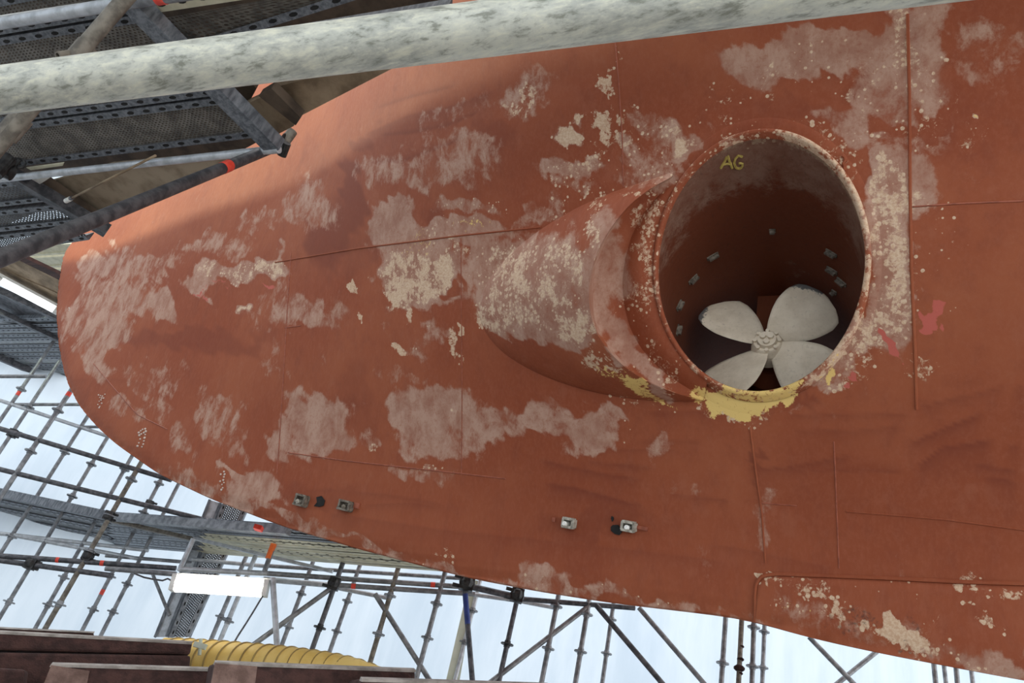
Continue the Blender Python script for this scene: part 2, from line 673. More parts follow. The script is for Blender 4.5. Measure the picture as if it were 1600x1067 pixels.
W('worn', 185, 640, 26, 24, 0, .42)
W('worn', 488, 655, 50, 52, 3, .74, 6)
W('worn', 500, 690, 38, 26, 0, .72, 5)
W('worn', 445, 690, 20, 26, 0, .68, 5)
W('dark', 525, 360, 26, 60, 0, .8, 3)
W('dark', 545, 300, 14, 55, 3, .8)
W('dark', 300, 530, 130, 18, 0, .55)  # soft dark band, deck shade painted into the plating tone
W('dark', 560, 400, 26, 40, 0, .35)
W('dark', 500, 250, 20, 30, 0, .3)
# --- patches along the seam
W('worn', 612, 355, 48, 34, -4, 1.0, 6)
W('worn', 700, 372, 120, 22, -8, .85, 4)
W('cream', 690, 362, 90, 12, -8, .42)
W('yel', 745, 358, 45, 7, -8, .40)
W('yel', 640, 372, 26, 16, -8, .33)
W('cream', 745, 318, 60, 18, -10, .42)
W('worn', 735, 322, 52, 18, -6, .62)
W('worn', 660, 435, 62, 52, 6, .92, 4)
W('cream', 650, 430, 52, 52, 10, .66, 4)
W('cream', 690, 402, 40, 14, -4, .72)
W('cream', 625, 460, 24, 30, 0, .7)
W('cream', 665, 470, 36, 12, -4, .62)
W('worn', 700, 450, 16, 22, 0, -.9)
W('cream', 700, 450, 15, 20, 0, -.7)
W('worn', 755, 405, 34, 38, 0, .9, 5)
W('cream', 755, 412, 24, 28, 0, .45)
W('cream', 652, 490, 12, 8, 0, .75)
W('cream', 556, 447, 9, 11, 0, .85)
W('cream', 543, 490, 9, 11, 0, .85)
W('cream', 618, 537, 16, 15, 0, .88)
W('worn', 660, 525, 50, 16, -3, .5)
W('cream', 655, 520, 40, 9, -2, .45)
W('cream', 706, 540, 16, 26, 0, .62)
W('cream', 730, 528, 5, 7, 0, .95)
W('worn', 600, 505, 18, 14, 0, .3)
# --- lower middle
W('worn', 690, 655, 70, 52, 0, .72, 3)
W('worn', 660, 650, 42, 24, 0, .85)
W('worn', 770, 660, 45, 38, 0, .6)
W('worn', 720, 690, 62, 26, 0, .5)
W('cream', 712, 668, 12, 22, 0, .42)
W('worn', 850, 650, 60, 22, 3, .62)
W('worn', 920, 665, 52, 28, 4, .78)
W('worn', 965, 670, 18, 26, 0, .6)
W('worn', 895, 690, 40, 14, 5, .45)
W('worn', 1040, 700, 36, 18, -20, .45)
W('worn', 1065, 755, 30, 20, 0, .42)
W('cream', 984, 690, 9, 18, 15, .42)
W('cream', 565, 713, 8, 16, 0, .55)
W('cream', 663, 728, 30, 12, 3, .52)
W('worn', 655, 740, 60, 20, 3, .5)
W('cream', 1000, 640, 45, 12, 4, .34)
W('dark', 560, 640, 24, 70, 0, .3)
W('dark', 500, 770, 70, 20, 4, .35)
W('dark', 930, 815, 90, 16, 2, .45)
W('dark', 860, 830, 30, 18, 0, .35)
W('dark', 1170, 705, 6, 18, 0, .8)
W('dark', 1197, 700, 6, 18, 0, .7)
W('dark', 1180, 745, 10, 20, 0, .6)
W('worn', 1215, 785, 26, 22, 0, .52)
W('worn', 1190, 825, 16, 34, 0, .48)
# --- keel line
for k in range(24):
    x = 300 + k * 38
    y = float(np.interp(x, [300, 330, 440, 560, 730, 850, 960, 1080, 1180], [772, 780, 822, 858, 903, 926, 943, 957, 970]))
    W('worn', x, y - 6, 34, 8 + 5 * ((k * 7) % 3), 14, .50)
    if k > 6:
        W('cream', x, y - 7, 28, 7, 12, .34)
W('cream', 690, 868, 18, 10, 10, .45)
W('worn', 860, 915, 40, 20, 12, .5)
W('cream', 1035, 930, 22, 8, 8, .4)
# --- doubler plate
W('worn', 1390, 995, 210, 45, 12, .30)
W('cream', 1250, 904, 60, 8, 2, .52)
W('cream', 1230, 914, 34, 7, 10, .5)
W('cream', 1192, 904, 9, 6, -15, .95)
W('cream', 1280, 915, 22, 8, 0, .5)
W('cream', 1300, 945, 16, 22, 0, .52)
W('cream', 1420, 915, 120, 12, 2, .36)
W('cream', 1545, 916, 60, 14, 3, .5)
W('cream', 1390, 975, 16, 28, -10, 1.3)
W('cream', 1408, 992, 34, 12, 12, 1.25)
W('cream', 1372, 985, 24, 7, -25, .9)
W('cream', 1450, 1005, 16, 12, 30, .8)
W('cream', 1455, 965, 14, 7, 10, .6)
W('cream', 1518, 950, 8, 6, 20, .8)
W('cream', 1545, 975, 20, 12, 0, .6)
W('cream', 1475, 1002, 14, 8, 0, .6)
W('cream', 1270, 962, 60, 12, 8, .42)
W('cream', 1495, 922, 14, 5, 0, .7)
W('soot', 1345, 965, 40, 18, 8, .50)
W('soot', 1425, 965, 18, 16, 0, .5)
W('soot', 1330, 985, 44, 14, 16, .42)
W('soot', 1420, 1012, 56, 12, 16, .45)
W('yel', 1250, 962, 22, 6, 0, .42)
W('worn', 1545, 1040, 60, 26, 14, .75)
W('cream', 1540, 1045, 50, 18, 14, .42)
W('worn', 1480, 1020, 70, 20, 16, .55)
# --- round the tunnel mouth
W('yel', 1165, 628, 72, 18, 3, .72, 3)
W('yel', 1225, 622, 38, 26, -25, .80, 3)
W('yel', 1245, 605, 22, 20, -45, .7)
W('yel', 1100, 620, 34, 14, 15, .62)
W('yel', 1290, 560, 30, 7, -52, .62)
W('yel', 1000, 605, 55, 12, 22, .60)
W('yel', 950, 575, 36, 12, 35, .40)
W('cream', 1180, 645, 60, 12, 3, .62)
W('yel', 1165, 645, 14, 8, 0, -.6)
W('cream', 1100, 635, 40, 8, 2, .5)
W('cream', 1000, 628, 70, 5, 3, .5)
W('dark', 1255, 625, 20, 30, -30, .7)
W('worn', 1395, 420, 32, 140, 2, .95, 5)
W('worn', 1350, 525, 62, 32, 0, .95, 5)
W('worn', 1385, 290, 34, 55, 0, .95, 5)
W('worn', 1370, 330, 40, 30, 0, .7)
W('worn', 1430, 275, 36, 50, 0, .72, 4)
W('cream', 1395, 420, 32, 150, 2, .58, 4)
W('cream', 1350, 530, 60, 35, 0, .60, 4)
W('cream', 1370, 490, 24, 60, 10, .48)
W('cream', 1345, 460, 20, 110, 4, .50)
W('cream', 1335, 570, 80, 26, -6, .46)
W('cream', 1440, 575, 36, 32, 0, .48)
W('cream', 1460, 430, 44, 120, 0, .34)
W('worn', 1290, 575, 50, 20, -15, .62)
W('fresh', 1403, 540, 9, 26, -6, 1.0)
W('fresh', 1398, 520, 7, 8, 0, .8)
W('fresh', 1447, 494, 15, 15, 0, .9, 7)
W('cream', 1447, 494, 13, 13, 0, .35, 7)
W('fresh', 1326, 586, 11, 5, 30, .7)
W('fresh', 1345, 485, 10, 16, 0, .35)
W('dark', 1362, 275, 12, 24, 0, .75, 4)
W('cream', 1080, 232, 44, 18, -32, .70)
W('worn', 1085, 232, 46, 22, -32, 1.0, 3)
W('cream', 1300, 236, 60, 20, 40, .45)
W('cream', 1200, 208, 90, 8, -3, .5)
W('cream', 1330, 320, 14, 60, -12, .5)
# --- upper right
W('worn', 1290, 80, 175, 34, -5, .85, 3)
W('worn', 1180, 100, 66, 46, -10, .72)
W('worn', 1400, 120, 74, 55, -4, .70, 4)
W('worn', 1440, 60, 40, 60, 0, .70, 4)
W('worn', 1330, 175, 60, 26, -14, .62)
W('worn', 1330, 205, 36, 42, 0, .66)
W('worn', 1400, 215, 110, 14, -2, .45)
W('worn', 1420, 160, 60, 26, -10, .6)
W('worn', 1540, 85, 60, 50, 0, .42)
W('cream', 1250, 100, 110, 30, -6, .36)
W('cream', 1330, 130, 60, 18, -8, .44)
W('cream', 1420, 110, 34, 60, 0, .46)
W('cream', 1480, 130, 18, 75, 0, .44)
W('cream', 1400, 190, 90, 44, 0, .40)
W('cream', 1524, 202, 7, 7, 0, 1.0)
W('yel', 1526, 201, 6, 6, 0, .8)
W('cream', 1482, 90, 6, 4, 0, .9)
W('cream', 1515, 220, 26, 24, 0, .42)
W('cream', 1150, 165, 75, 36, 0, .38)
W('dark', 1250, 180, 110, 22, 2, .3)
W('dark', 1370, 125, 50, 12, -12, .6)
W('dark', 1480, 180, 40, 60, 0, .2)
# --- above the fairing
W('cream', 884, 202, 26, 20, 0, .76)
W('worn', 884, 202, 26, 20, 0, .6)
W('cream', 815, 152, 16, 20, 0, .55)
W('worn', 825, 140, 40, 40, 0, .48)
W('cream', 935, 190, 26, 8, -30, .75)
W('cream', 945, 205, 14, 22, 0, .62)
W('cream', 966, 130, 7, 60, 0, .60)
W('cream', 972, 205, 9, 22, 0, .6)
W('worn', 905, 258, 70, 20, -18, .72)
W('cream', 920, 250, 72, 22, -20, .52)
W('cream', 900, 295, 60, 22, -12, .46)
W('worn', 900, 295, 50, 16, -12, .5)
W('cream', 880, 315, 60, 16, -18, .44)
W('worn', 1030, 205, 60, 34, 0, .52)
W('cream', 1025, 200, 65, 44, 0, .44)
W('cream', 1065, 205, 24, 24, 0, .5)
W('worn', 1005, 260, 60, 30, -10, .46)
W('cream', 1005, 255, 60, 26, -10, .36)
W('worn', 820, 335, 60, 14, -20, .5)
W('worn', 690, 255, 120, 40, -12, .50)
W('worn', 620, 270, 70, 36, -10, .42)
W('worn', 700, 190, 110, 18, -22, .35)
W('worn', 760, 160, 40, 26, -30, .42)
W('dark', 780, 210, 40, 30, 0, .5)
W('dark', 570, 220, 16, 20, 0, .6)
W('dark', 690, 345, 14, 24, 0, .6)
# --- fairing and flange
W('worn', 860, 450, 130, 90, -10, .74, 3)
W('cream', 850, 440, 105, 70, -28, .52, 3)
W('cream', 800, 430, 50, 46, -40, .58)
W('cream', 770, 490, 36, 40, 30, .62)
W('cream', 880, 490, 50, 30, 0, .60)
W('worn', 870, 500, 60, 30, 10, .95)
W('cream', 925, 345, 60, 14, -52, .58)
W('cream', 1000, 295, 50, 8, -28, .52)
W('cream', 925, 450, 10, 90, 0, .62)
W('cream', 935, 555, 40, 14, 30, .62)
W('worn', 935, 375, 30, 60, 30, .7)
W('worn', 830, 560, 90, 18, 22, -.8)
W('cream', 860, 568, 70, 16, 22, -.7)
W('cream', 1003, 430, 24, 110, 3, .50, 3)
W('cream', 1020, 330, 20, 50, 30, .52)
W('cream', 1035, 560, 50, 30, 40, .42)
W('worn', 965, 530, 16, 60, -24, .8)
W('worn', 1010, 580, 50, 14, 40, .72)
W('cream', 950, 400, 18, 90, 10, -.5)
W('fresh', 1000, 455, 4, 4, 0, .8)

W('cream', 1250, 920, 60, 18, 4, .56)
W('cream', 1310, 950, 26, 30, 0, .60)
W('cream', 1400, 1000, 70, 22, 14, .52)
W('cream', 1560, 925, 50, 14, 3, .60)
W('cream', 1500, 1030, 80, 20, 15, .46)
W('cream', 1420, 60, 22, 60, 0, .55)
W('cream', 1200, 110, 40, 22, -10, .5)
W('cream', 1385, 290, 30, 50, 0, .55)
W('cream', 1450, 1000, 60, 30, 16, .42)
W('soot', 1300, 975, 40, 14, 10, .42)
W('worn', 1270, 650, 40, 10, 0, .35)
W('worn', 620, 590, 40, 14, 0, .35)
W('worn', 1100, 430, 10, 10, 0, .3)
W('worn', 250, 640, 30, 30, 0, .42)
W('worn', 560, 690, 20, 30, 0, .4)
W('worn', 430, 480, 40, 50, 0, .45)
W('worn', 330, 380, 60, 22, -10, .46)

STROKES = []


def wear(P):
    px, py = project(P)
    out = {k: np.zeros(len(px)) for k in ('worn', 'cream', 'yel', 'dark', 'fresh', 'soot')}
    px0, py0 = px, py
    for wl, am in ((150, 10), (70, 6), (34, 4), (17, 2.5)):
        wr = np.random.default_rng(wl)
        for _ in range(3):
            a, p1, p2 = wr.uniform(0, 6.28), wr.uniform(0, 6.28), wr.uniform(0, 6.28)
            ph = (px0 * math.cos(a) + py0 * math.sin(a)) * 6.283 / wl
            px = px + am * .6 * np.sin(ph + p1)
            py = py + am * .6 * np.sin(ph * 1.13 + p2)
    for ch, cx, cy, rx, ry, a, amp, n, soft in WEAR:
        m = (np.abs(px - cx) < (rx + ry) * 1.5) & (np.abs(py - cy) < (rx + ry) * 1.5)
        if not m.any():
            continue
        dx, dy = px[m] - cx, py[m] - cy
        u = np.abs(dx * math.cos(a) + dy * math.sin(a)) / rx
        v = np.abs(-dx * math.sin(a) + dy * math.cos(a)) / ry
        d = (u ** n + v ** n) ** (1 / n)
        val = amp * (1 - sstep(d, 1 - soft, 1 + soft))
        if amp < 0:
            out[ch][m] = np.maximum(out[ch][m] + val, 0)
        else:
            out[ch][m] = np.maximum(out[ch][m], val)
    px, py = px0, py0
    for pts, width, amp, side in STROKES:
        pts = np.asarray(pts, float)
        lo, hi = pts.min(0) - width * 4, pts.max(0) + width * 4
        m = (px > lo[0]) & (px < hi[0]) & (py > lo[1]) & (py < hi[1])
        if not m.any():
            continue
        yy = np.interp(px[m], pts[:, 0], pts[:, 1])
        d = (py[m] - yy) * side
        ends = sstep(px[m], pts[0, 0], pts[0, 0] + 25) * (1 - sstep(px[m], pts[-1, 0] - 25, pts[-1, 0]))
        val = amp * np.where(d > 0, np.exp(-d / width), np.exp(d / 2.0)) * ends
        out['dark'][m] = np.maximum(out['dark'][m], val)
    return out


# lapped roller strokes of fresher, darker paint: (line, fade width, strength, side)
STROKES += [
    ([(835, 716), (880, 728), (950, 742), (1010, 750)], 10, .75, 1),
    ([(845, 755), (900, 763), (950, 777), (985, 787), (1005, 786)], 14, .95, 1),
    ([(910, 720), (960, 726), (1030, 731)], 7, .6, 1),
    ([(985, 690), (1060, 689), (1100, 690)], 8, .45, 1),
    ([(925, 703), (1000, 704), (1070, 703)], 6, .4, 1),
    ([(1000, 646), (1060, 645), (1160, 640)], 10, .55, 1),
    ([(1035, 772), (1080, 776), (1150, 784)], 6, .5, 1),
    ([(1220, 650), (1300, 648), (1430, 648)], 8, .55, 1),
    ([(1232, 672), (1330, 673), (1420, 665)], 16, .5, 1),
    ([(1160, 733), (1230, 731), (1302, 717), (1340, 710)], 14, .75, 1),
    ([(1210, 738), (1320, 736), (1420, 738)], 10, .55, -1),
    ([(1425, 640), (1480, 625), (1530, 615), (1580, 600)], 12, .6, 1),
    ([(1412, 705), (1430, 690), (1470, 672), (1520, 652), (1545, 640)], 18, .95, 1),
    ([(1424, 748), (1436, 728), (1470, 700), (1520, 693), (1560, 685)], 22, 1.0, 1),
    ([(1508, 728), (1530, 726), (1570, 734), (1600, 738)], 12, .8, 1),
    ([(1528, 748), (1550, 746), (1600, 756)], 18, .9, 1),
    ([(1565, 710), (1580, 698), (1605, 692)], 22, .8, 1),
    ([(1575, 615), (1590, 604), (1610, 606)], 40, .8, 1),
    ([(580, 212), (640, 208), (700, 196), (760, 170)], 7, .8, -1),
    ([(570, 255), (630, 252), (700, 226), (750, 200)], 7, .8, -1),
    ([(580, 172), (640, 152), (720, 132)], 5, .7, -1),
    ([(560, 215), (640, 180), (700, 168), (780, 140)], 22, .6, 1),
    ([(1230, 240), (1280, 168), (1330, 178)], 10, .4, 1),
    ([(430, 770), (520, 765), (620, 775), (700, 790)], 10, .45, 1),
    ([(560, 790), (640, 786), (700, 794)], 10, .5, 1),
    ([(100, 595), (160, 590), (240, 600)], 12, .3, 1),
    ([(1100, 850), (1180, 862), (1300, 888)], 18, .35, 1),
    ([(500, 800), (700, 830), (900, 850), (1150, 880)], 26, .4, 1),
]

# ------------------------------------------------------------------ the ship
ship = empty('ship_bow', (TX, YC, 2.6))
tag(ship, 'red oxide painted ship bow with worn patches and a round thruster tunnel', 'ship')

NS, NT_ = 760, 420
sarr = np.linspace(0, 1, NS)
C0 = resample(keel_c, NS)
ZT = 8.2
C1 = np.stack([np.linspace(4.2, stem_c[-1][0], NS), np.full(NS, ZT)], 1)
D0 = resample([(4.2, C0[0][1]), (4.2, ZT)], NT_)
D1 = resample(stem_c, NT_)
# finer towards the keel
tt = np.linspace(0, 1, NT_) ** 1.25
D0 = np.stack([np.full(NT_, 4.2), C0[0][1] + (ZT - C0[0][1]) * tt], 1)
ln = np.r_[0, np.cumsum(np.linalg.norm(np.diff(stem_c, axis=0), axis=1))]
D1 = np.stack([np.interp(tt * ln[-1], ln, stem_c[:, k]) for k in (0, 1)], 1)
S, T = np.meshgrid(sarr, tt, indexing='ij')
XZ = ((1 - T)[..., None] * C0[:, None] + T[..., None] * C1[:, None] + (1 - S)[..., None] * D0[None] + S[..., None] * D1[None]
      - ((1 - S) * (1 - T))[..., None] * C0[0] - (S * (1 - T))[..., None] * C0[-1] - ((1 - S) * T)[..., None] * C1[0] - (S * T)[..., None] * C1[-1])
hx, hz = XZ[..., 0], XZ[..., 1]
hy = hull_y(hx, hz)
hy[:, 0] = YC
hy[-1, :] = YC
HV = np.stack([hx, hy, hz], -1).reshape(-1, 3)
idx = np.arange(NS * NT_).reshape(NS, NT_)
quads = np.stack([idx[:-1, :-1], idx[1:, :-1], idx[1:, 1:], idx[:-1, 1:]], -1).reshape(-1, 4)
cxz = HV[quads].mean(1)
keep = np.hypot(cxz[:, 0] - TX, cxz[:, 2] - TZ) > TR + .012
quads_n = quads[keep]
# far side: coarser mirror image
sub = 6
si, ti = np.r_[np.arange(0, NS - 1, sub), NS - 1], np.r_[np.arange(0, NT_ - 1, sub), NT_ - 1]
FV = HV.reshape(NS, NT_, 3)[np.ix_(si, ti)].copy()
FV[..., 1] = 2 * YC - FV[..., 1]
ns2, nt2 = FV.shape[:2]
idf = np.arange(ns2 * nt2).reshape(ns2, nt2) + len(HV)
qf = np.stack([idf[:-1, :-1], idf[:-1, 1:], idf[1:, 1:], idf[1:, :-1]], -1).reshape(-1, 4)
fc = np.vstack([HV, FV.reshape(-1, 3)])[qf].mean(1)
qf = qf[np.hypot(fc[:, 0] - TX, fc[:, 2] - TZ) > TR + .02]
AV = np.vstack([HV, FV.reshape(-1, 3)])
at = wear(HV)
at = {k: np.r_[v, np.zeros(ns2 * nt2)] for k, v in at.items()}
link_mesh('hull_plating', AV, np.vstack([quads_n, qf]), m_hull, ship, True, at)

# tunnel
NA = 160
ang = np.linspace(0, 2 * math.pi, NA, endpoint=False)
rx_, rz_ = TX + TR * np.cos(ang), TZ + TR * np.sin(ang)
plane_y = 2.705 - .05 * (rx_ - TX) - .80 * (rz_ - TZ)
surf_y = hull_y(rx_, rz_)
print('rim hull minus plane', np.round((surf_y - plane_y)[::10], 3))
rim_y = np.minimum(surf_y - .012, surf_y * .35 + plane_y * .65)
ends = YC + (YC - surf_y) + .0
rows = 60
tv = []
for k in range(rows):
    u = k / (rows - 1)
    yy = rim_y * (1 - u) + (ends) * u
    tv.append(np.stack([rx_, yy, rz_], 1))
tv = np.array(tv)
TVf = tv.reshape(-1, 3)


def ring_faces(nr, na, flip=False):
    i = np.arange(nr * na).reshape(nr, na)
    j = np.roll(i, -1, 1)
    q = np.stack([i[:-1], j[:-1], j[1:], i[1:]], -1).reshape(-1, 4)
    return q[:, ::-1] if flip else q


def tunnel_attr(P):
    n = len(P)
    out = {k: np.zeros(n) for k in ('worn', 'cream', 'yel', 'dark', 'fresh', 'soot')}
    th = np.arctan2(P[:, 2] - TZ, P[:, 0] - TX)
    ry = np.interp(th % (2 * math.pi), ang, rim_y, period=2 * math.pi)
    dep = P[:, 1] - ry
    top = np.clip(np.sin(th), 0, 1)
    right = np.clip(np.cos(th - .5), 0, 1)
    out['worn'] = np.clip(1.15 * (1 - dep / .42) * (.35 + .75 * top) + .25 * right * (1 - dep / 1.0), 0, 1)
    out['cream'] = np.clip((1 - dep / .10), 0, 1) * (.45 + .4 * right) + .22 * top * np.clip(1 - dep / .5, 0, 1)
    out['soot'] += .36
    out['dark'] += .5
    return out


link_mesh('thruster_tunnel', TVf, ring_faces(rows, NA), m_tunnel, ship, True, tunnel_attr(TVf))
# tunnel lip
lipv = []
for ro, dy in ((TR - .001, .03), (TR - .001, -.006), (TR + .006, -.014), (TR + .018, -.012), (TR + .024, -.002), (TR + .026, .05)):
    lipv.append(np.stack([TX + ro * np.cos(ang), rim_y + dy, TZ + ro * np.sin(ang)], 1))
lipv = np.array(lipv).reshape(-1, 3)
la = wear(lipv)
la['worn'] = np.maximum(la['worn'], .35)
la['cream'] = np.maximum(la['cream'] * .8, .55 + .10 * np.cos(np.tile(ang, 6)))
la['yel'] *= .75
link_mesh('tunnel_lip', lipv, ring_faces(6, NA, True), m_hull, ship, True, la)
# collar plate lying on the plating round the mouth
cr = np.linspace(TR + .015, TR + .075, 5)
cv = []
for k, ro in enumerate(cr):
    x, z = TX + ro * np.cos(ang), TZ + ro * np.sin(ang)
    cv.append(np.stack([x, hull_y(x, z) - (.0045, .0045, .004, .003, -.004)[k], z], 1))
cv = np.array(cv).reshape(-1, 3)
link_mesh('mouth_collar', cv, ring_faces(5, NA, True), m_hull, ship, True, wear(cv))

# fairing ahead of the tunnel mouth
NV = 70
outer = resample([(1052, 268), (1010, 282), (950, 302), (900, 324), (850, 353), (812, 381), (780, 411), (757, 442), (745, 472), (746, 500),
                  (757, 524), (785, 553), (820, 575), (860, 593), (905, 608), (955, 619), (1010, 626), (1060, 628), (1100, 627)], NV, 3)
lip = resample([(1050, 276), (1018, 293), (985, 318), (958, 350), (936, 386), (923, 424), (919, 458), (922, 492), (934, 525), (953, 552),
                (980, 577), (1010, 596), (1045, 611), (1075, 620), (1098, 625)], NV, 3)
groove = resample([(1056, 282), (1030, 304), (1005, 334), (987, 368), (977, 402), (972, 440), (975, 478), (984, 512), (1000, 542),
                   (1022, 568), (1048, 590), (1074, 606), (1100, 622)], NV, 3)
vv = np.linspace(0, 1, NV)
HT = .30 * np.sin(math.pi * np.clip(vv, .002, .998)) ** .75
rowsP = []
MU = 26
for iu in range(MU):
    u = iu / (MU - 1)
    row = []
    for iv in range(NV):
        q = outer[iv] * (1 - u) + lip[iv] * u
        h = HT[iv] * (.55 * u + .45 * math.sin(u * math.pi / 2) ** .75)
        row.append(hullpt(q[0], q[1], h if iu else -.01))
    rowsP.append(row)
for w in np.linspace(0, 1, 9)[1:]:
    row = []
    for iv in range(NV):
        q = lip[iv] * (1 - w) + groove[iv] * w
        h = HT[iv] * (1 - min(1.0, w / .125) * .72 - .28 * w) + .004 * w
        row.append(hullpt(q[0], q[1], h))
    rowsP.append(row)
FVv = np.array(rowsP)
nr = len(rowsP)
i = np.arange(nr * NV).reshape(nr, NV)
q = np.stack([i[:-1, :-1], i[:-1, 1:], i[1:, 1:], i[1:, :-1]], -1).reshape(-1, 4)
fv = FVv.reshape(-1, 3)
fa = wear(fv)
nd = (MU - 1) * (NV - 1)
o = link_mesh('fairing', fv, q[:nd], m_hull, ship, True, fa)
link_mesh('fairing_inner_wall', fv, q[nd:], m_hull, ship, True, fa)
# flange between the groove and the lip
rimtheta = []
for iv in range(NV):
    P = FVv[-1, iv]
    rimtheta.append(math.atan2(P[2] - TZ, P[0] - TX) % (2 * math.pi))
rowsF = []
for w in np.linspace(0, 1, 9):
    row = []
    for iv in range(NV):
        th = rimtheta[iv]
        ry = np.interp(th, ang, rim_y, period=2 * math.pi)
        R_ = np.array([TX + (TR + .02) * math.cos(th), ry + .004, TZ + (TR + .02) * math.sin(th)])
        P = FVv[-1, iv] * (1 - w) + R_ * w
        P[1] -= .03 * math.sin(math.pi * w) * HT[iv] / .24
        row.append(P)
    rowsF.append(row)
fl = np.array(rowsF).reshape(-1, 3)
i = np.arange(9 * NV).reshape(9, NV)
q = np.stack([i[:-1, :-1], i[:-1, 1:], i[1:, 1:], i[1:, :-1]], -1).reshape(-1, 4)
link_mesh('mouth_flange', fl, q, m_hull, ship, True, wear(fl))


def hull_line(pts, step=8):
    pts = np.asarray(pts, float)
    L = np.linalg.norm(np.diff(pts, axis=0), axis=1).sum()
    return resample(pts, max(2, int(L / step)))


def seam(pts, r=.006, mat=None, off=.0015):
    m = MB()
    m.path([hullpt(a, b, off) for a, b in hull_line(pts)], r, 6)
    return m.build('weld_seam', mat or m_seam, ship, True)


SEAMS = [([(961, 62), (967, 130), (972, 210), (974, 292)], .004), ([(720, 372), (721, 480), (722, 600), (721, 742)], .004),
         ([(1418, 22), (1421, 150), (1422, 300), (1424, 420), (1430, 560), (1432, 640)], .008),
         ([(455, 395), (449, 480), (446, 540), (440, 640), (433, 740)], .005),
         ([(1172, 668), (1182, 745), (1190, 800), (1196, 880)], .006), ([(1303, 690), (1306, 760), (1311, 888)], .004),
         ([(430, 410), (560, 388), (640, 378), (720, 368), (845, 355)], .0065), ([(450, 707), (540, 720), (640, 731), (722, 740), (790, 748)], .005),
         ([(1322, 799), (1400, 805), (1480, 812), (1600, 828)], .006), ([(1426, 323), (1500, 318), (1599, 314)], .005),
         ([(146, 568), (178, 606), (215, 648), (262, 671)], .005), ([(1190, 786), (1245, 790)], .004), ([(445, 512), (470, 509)], .004),
         ([(855, 545), (900, 556), (960, 565), (990, 580)], .0)]
for p_, r_ in SEAMS:
    if r_ > 0:
        seam(p_, r_ * .8, m_hull if r_ > .0055 else None, .0005)

# doubler plate low on the side
mb = MB()
border = [(1760, 917), (1600, 912), (1500, 909), (1400, 904), (1300, 900), (1215, 897), (1192, 899), (1182, 910), (1180, 930), (1180, 971)]
dv = []
bp = hull_line(border, 6)
NW = 14
bott = resample([(1760, 1096), (1599, 1063), (1500, 1044), (1380, 1021), (1270, 997), (1182, 972)], len(bp))
for k in range(NW):
    w = k / (NW - 1)
    dv.append([hullpt(*(bp[a] * (1 - w) + bott[a] * w), .016 if k else -.004) for a in range(len(bp))])
dv = np.array(dv)
i = np.arange(dv.shape[0] * dv.shape[1]).reshape(dv.shape[:2])
q = np.stack([i[:-1, :-1], i[:-1, 1:], i[1:, 1:], i[1:, :-1]], -1).reshape(-1, 4)
link_mesh('doubler_plate', dv.reshape(-1, 3), q, m_hull, ship, True, wear(dv.reshape(-1, 3)))
seam(border, .009, m_hull, .006)

# anode brackets, pads and openings
def frame_at(px, py, roll=0.0):
    P = hullpt(px, py)
    n = hull_normal(P)
    u = unit(np.cross(n, [0, 0, 1.0])) * -1
    if (M.T @ u)[0] < 0:
        u = -u
    w = np.cross(n, u)
    if (M.T @ w)[1] > 0:
        w = -w
    c, s = math.cos(roll), math.sin(roll)
    return P, n, u * c + w * s, w * c - u * s


def bracket(px, py, wpx, hpx, roll, boltx, mat, mat2):
    P, n, u, w = frame_at(px, py, roll)
    s = np.linalg.norm(P - EYE) / F
    a, b = wpx * s / 2, hpx * s / 2
    m = MB()
    t = .011
    m.box(P + n * .02 + w * b, u, w, n, (a, t * .6, .026))
    m.box(P + n * .02 - w * b, u, w, n, (a, t * .6, .026))
    m.box(P + n * .02 + u * a, u, w, n, (t * .7, b, .026))
    m.box(P + n * .015 - u * a, u, w, n, (t * .6, b, .020))
    m.box(P + n * .002, u, w, n, (a, b, .004))
    o = m.build('anode_bracket', mat, ship)
    k = MB()
    k.tube(P + u * boltx * a - w * b * .35, P + u * boltx * a - w * b * .35 + n * .045, .016, 10, .014)
    k.tube(P + u * boltx * a - w * b * .35, P + u * boltx * a - w * b * .35 + n * .055, .008, 8)
    k.build('stud', mat2, o, True)
    o['label'] = 'corroded grey anode bracket with a stud' if mat is m_zinc_dark else 'pale grey anode bracket with a stud'
    return o


bracket(474, 783, 19, 14, -.12, -.2, m_zinc_dark, m_zinc)
bracket(543, 791, 21, 12, -.12, .1, m_zinc_dark, m_zinc_dark)
bracket(891, 817, 17, 12, -.1, -.5, m_zinc, m_white)
bracket(984, 822, 19, 12, -.1, -.1, m_zinc, m_white)


def pad(pts, label):
    poly = [hullpt(a, b, .004) for a, b in pts]
    n = hull_normal(poly[0])
    o = MB().slab(poly, n * .006).build('mounting_pad', m_hole, ship)
    o['label'] = label
    return o


pad([(495, 777), (503, 775), (508, 782), (506, 790), (499, 792), (491, 791), (496, 785)], 'black rounded pad')
pad([(958, 820), (966, 820), (971, 826), (972, 831), (968, 836), (961, 834), (955, 829), (955, 823)], 'black round pad')
pad([(956, 806), (959, 808), (959, 812), (957, 815), (955, 810)], 'small black mark beside the round pad')
pad([(1198, 935), (1201, 936), (1199, 939), (1196, 938)], 'small black hole in the doubler plate')
pad([(1217, 949), (1220, 950), (1219, 953), (1216, 952)], 'small black hole in the doubler plate')
# small plates welded beside the brackets
for (x, y, w_, h_) in ((558, 790, 11, 8), (1003, 825, 18, 5), (866, 812, 5, 6)):
    P, n, u, w = frame_at(x, y, -.1)
    s = np.linalg.norm(P - EYE) / F
    MB().box(P + n * .004, u, w, n, (w_ * s / 2, h_ * s / 2, .006)).build('welded_tab', m_seam, ship)


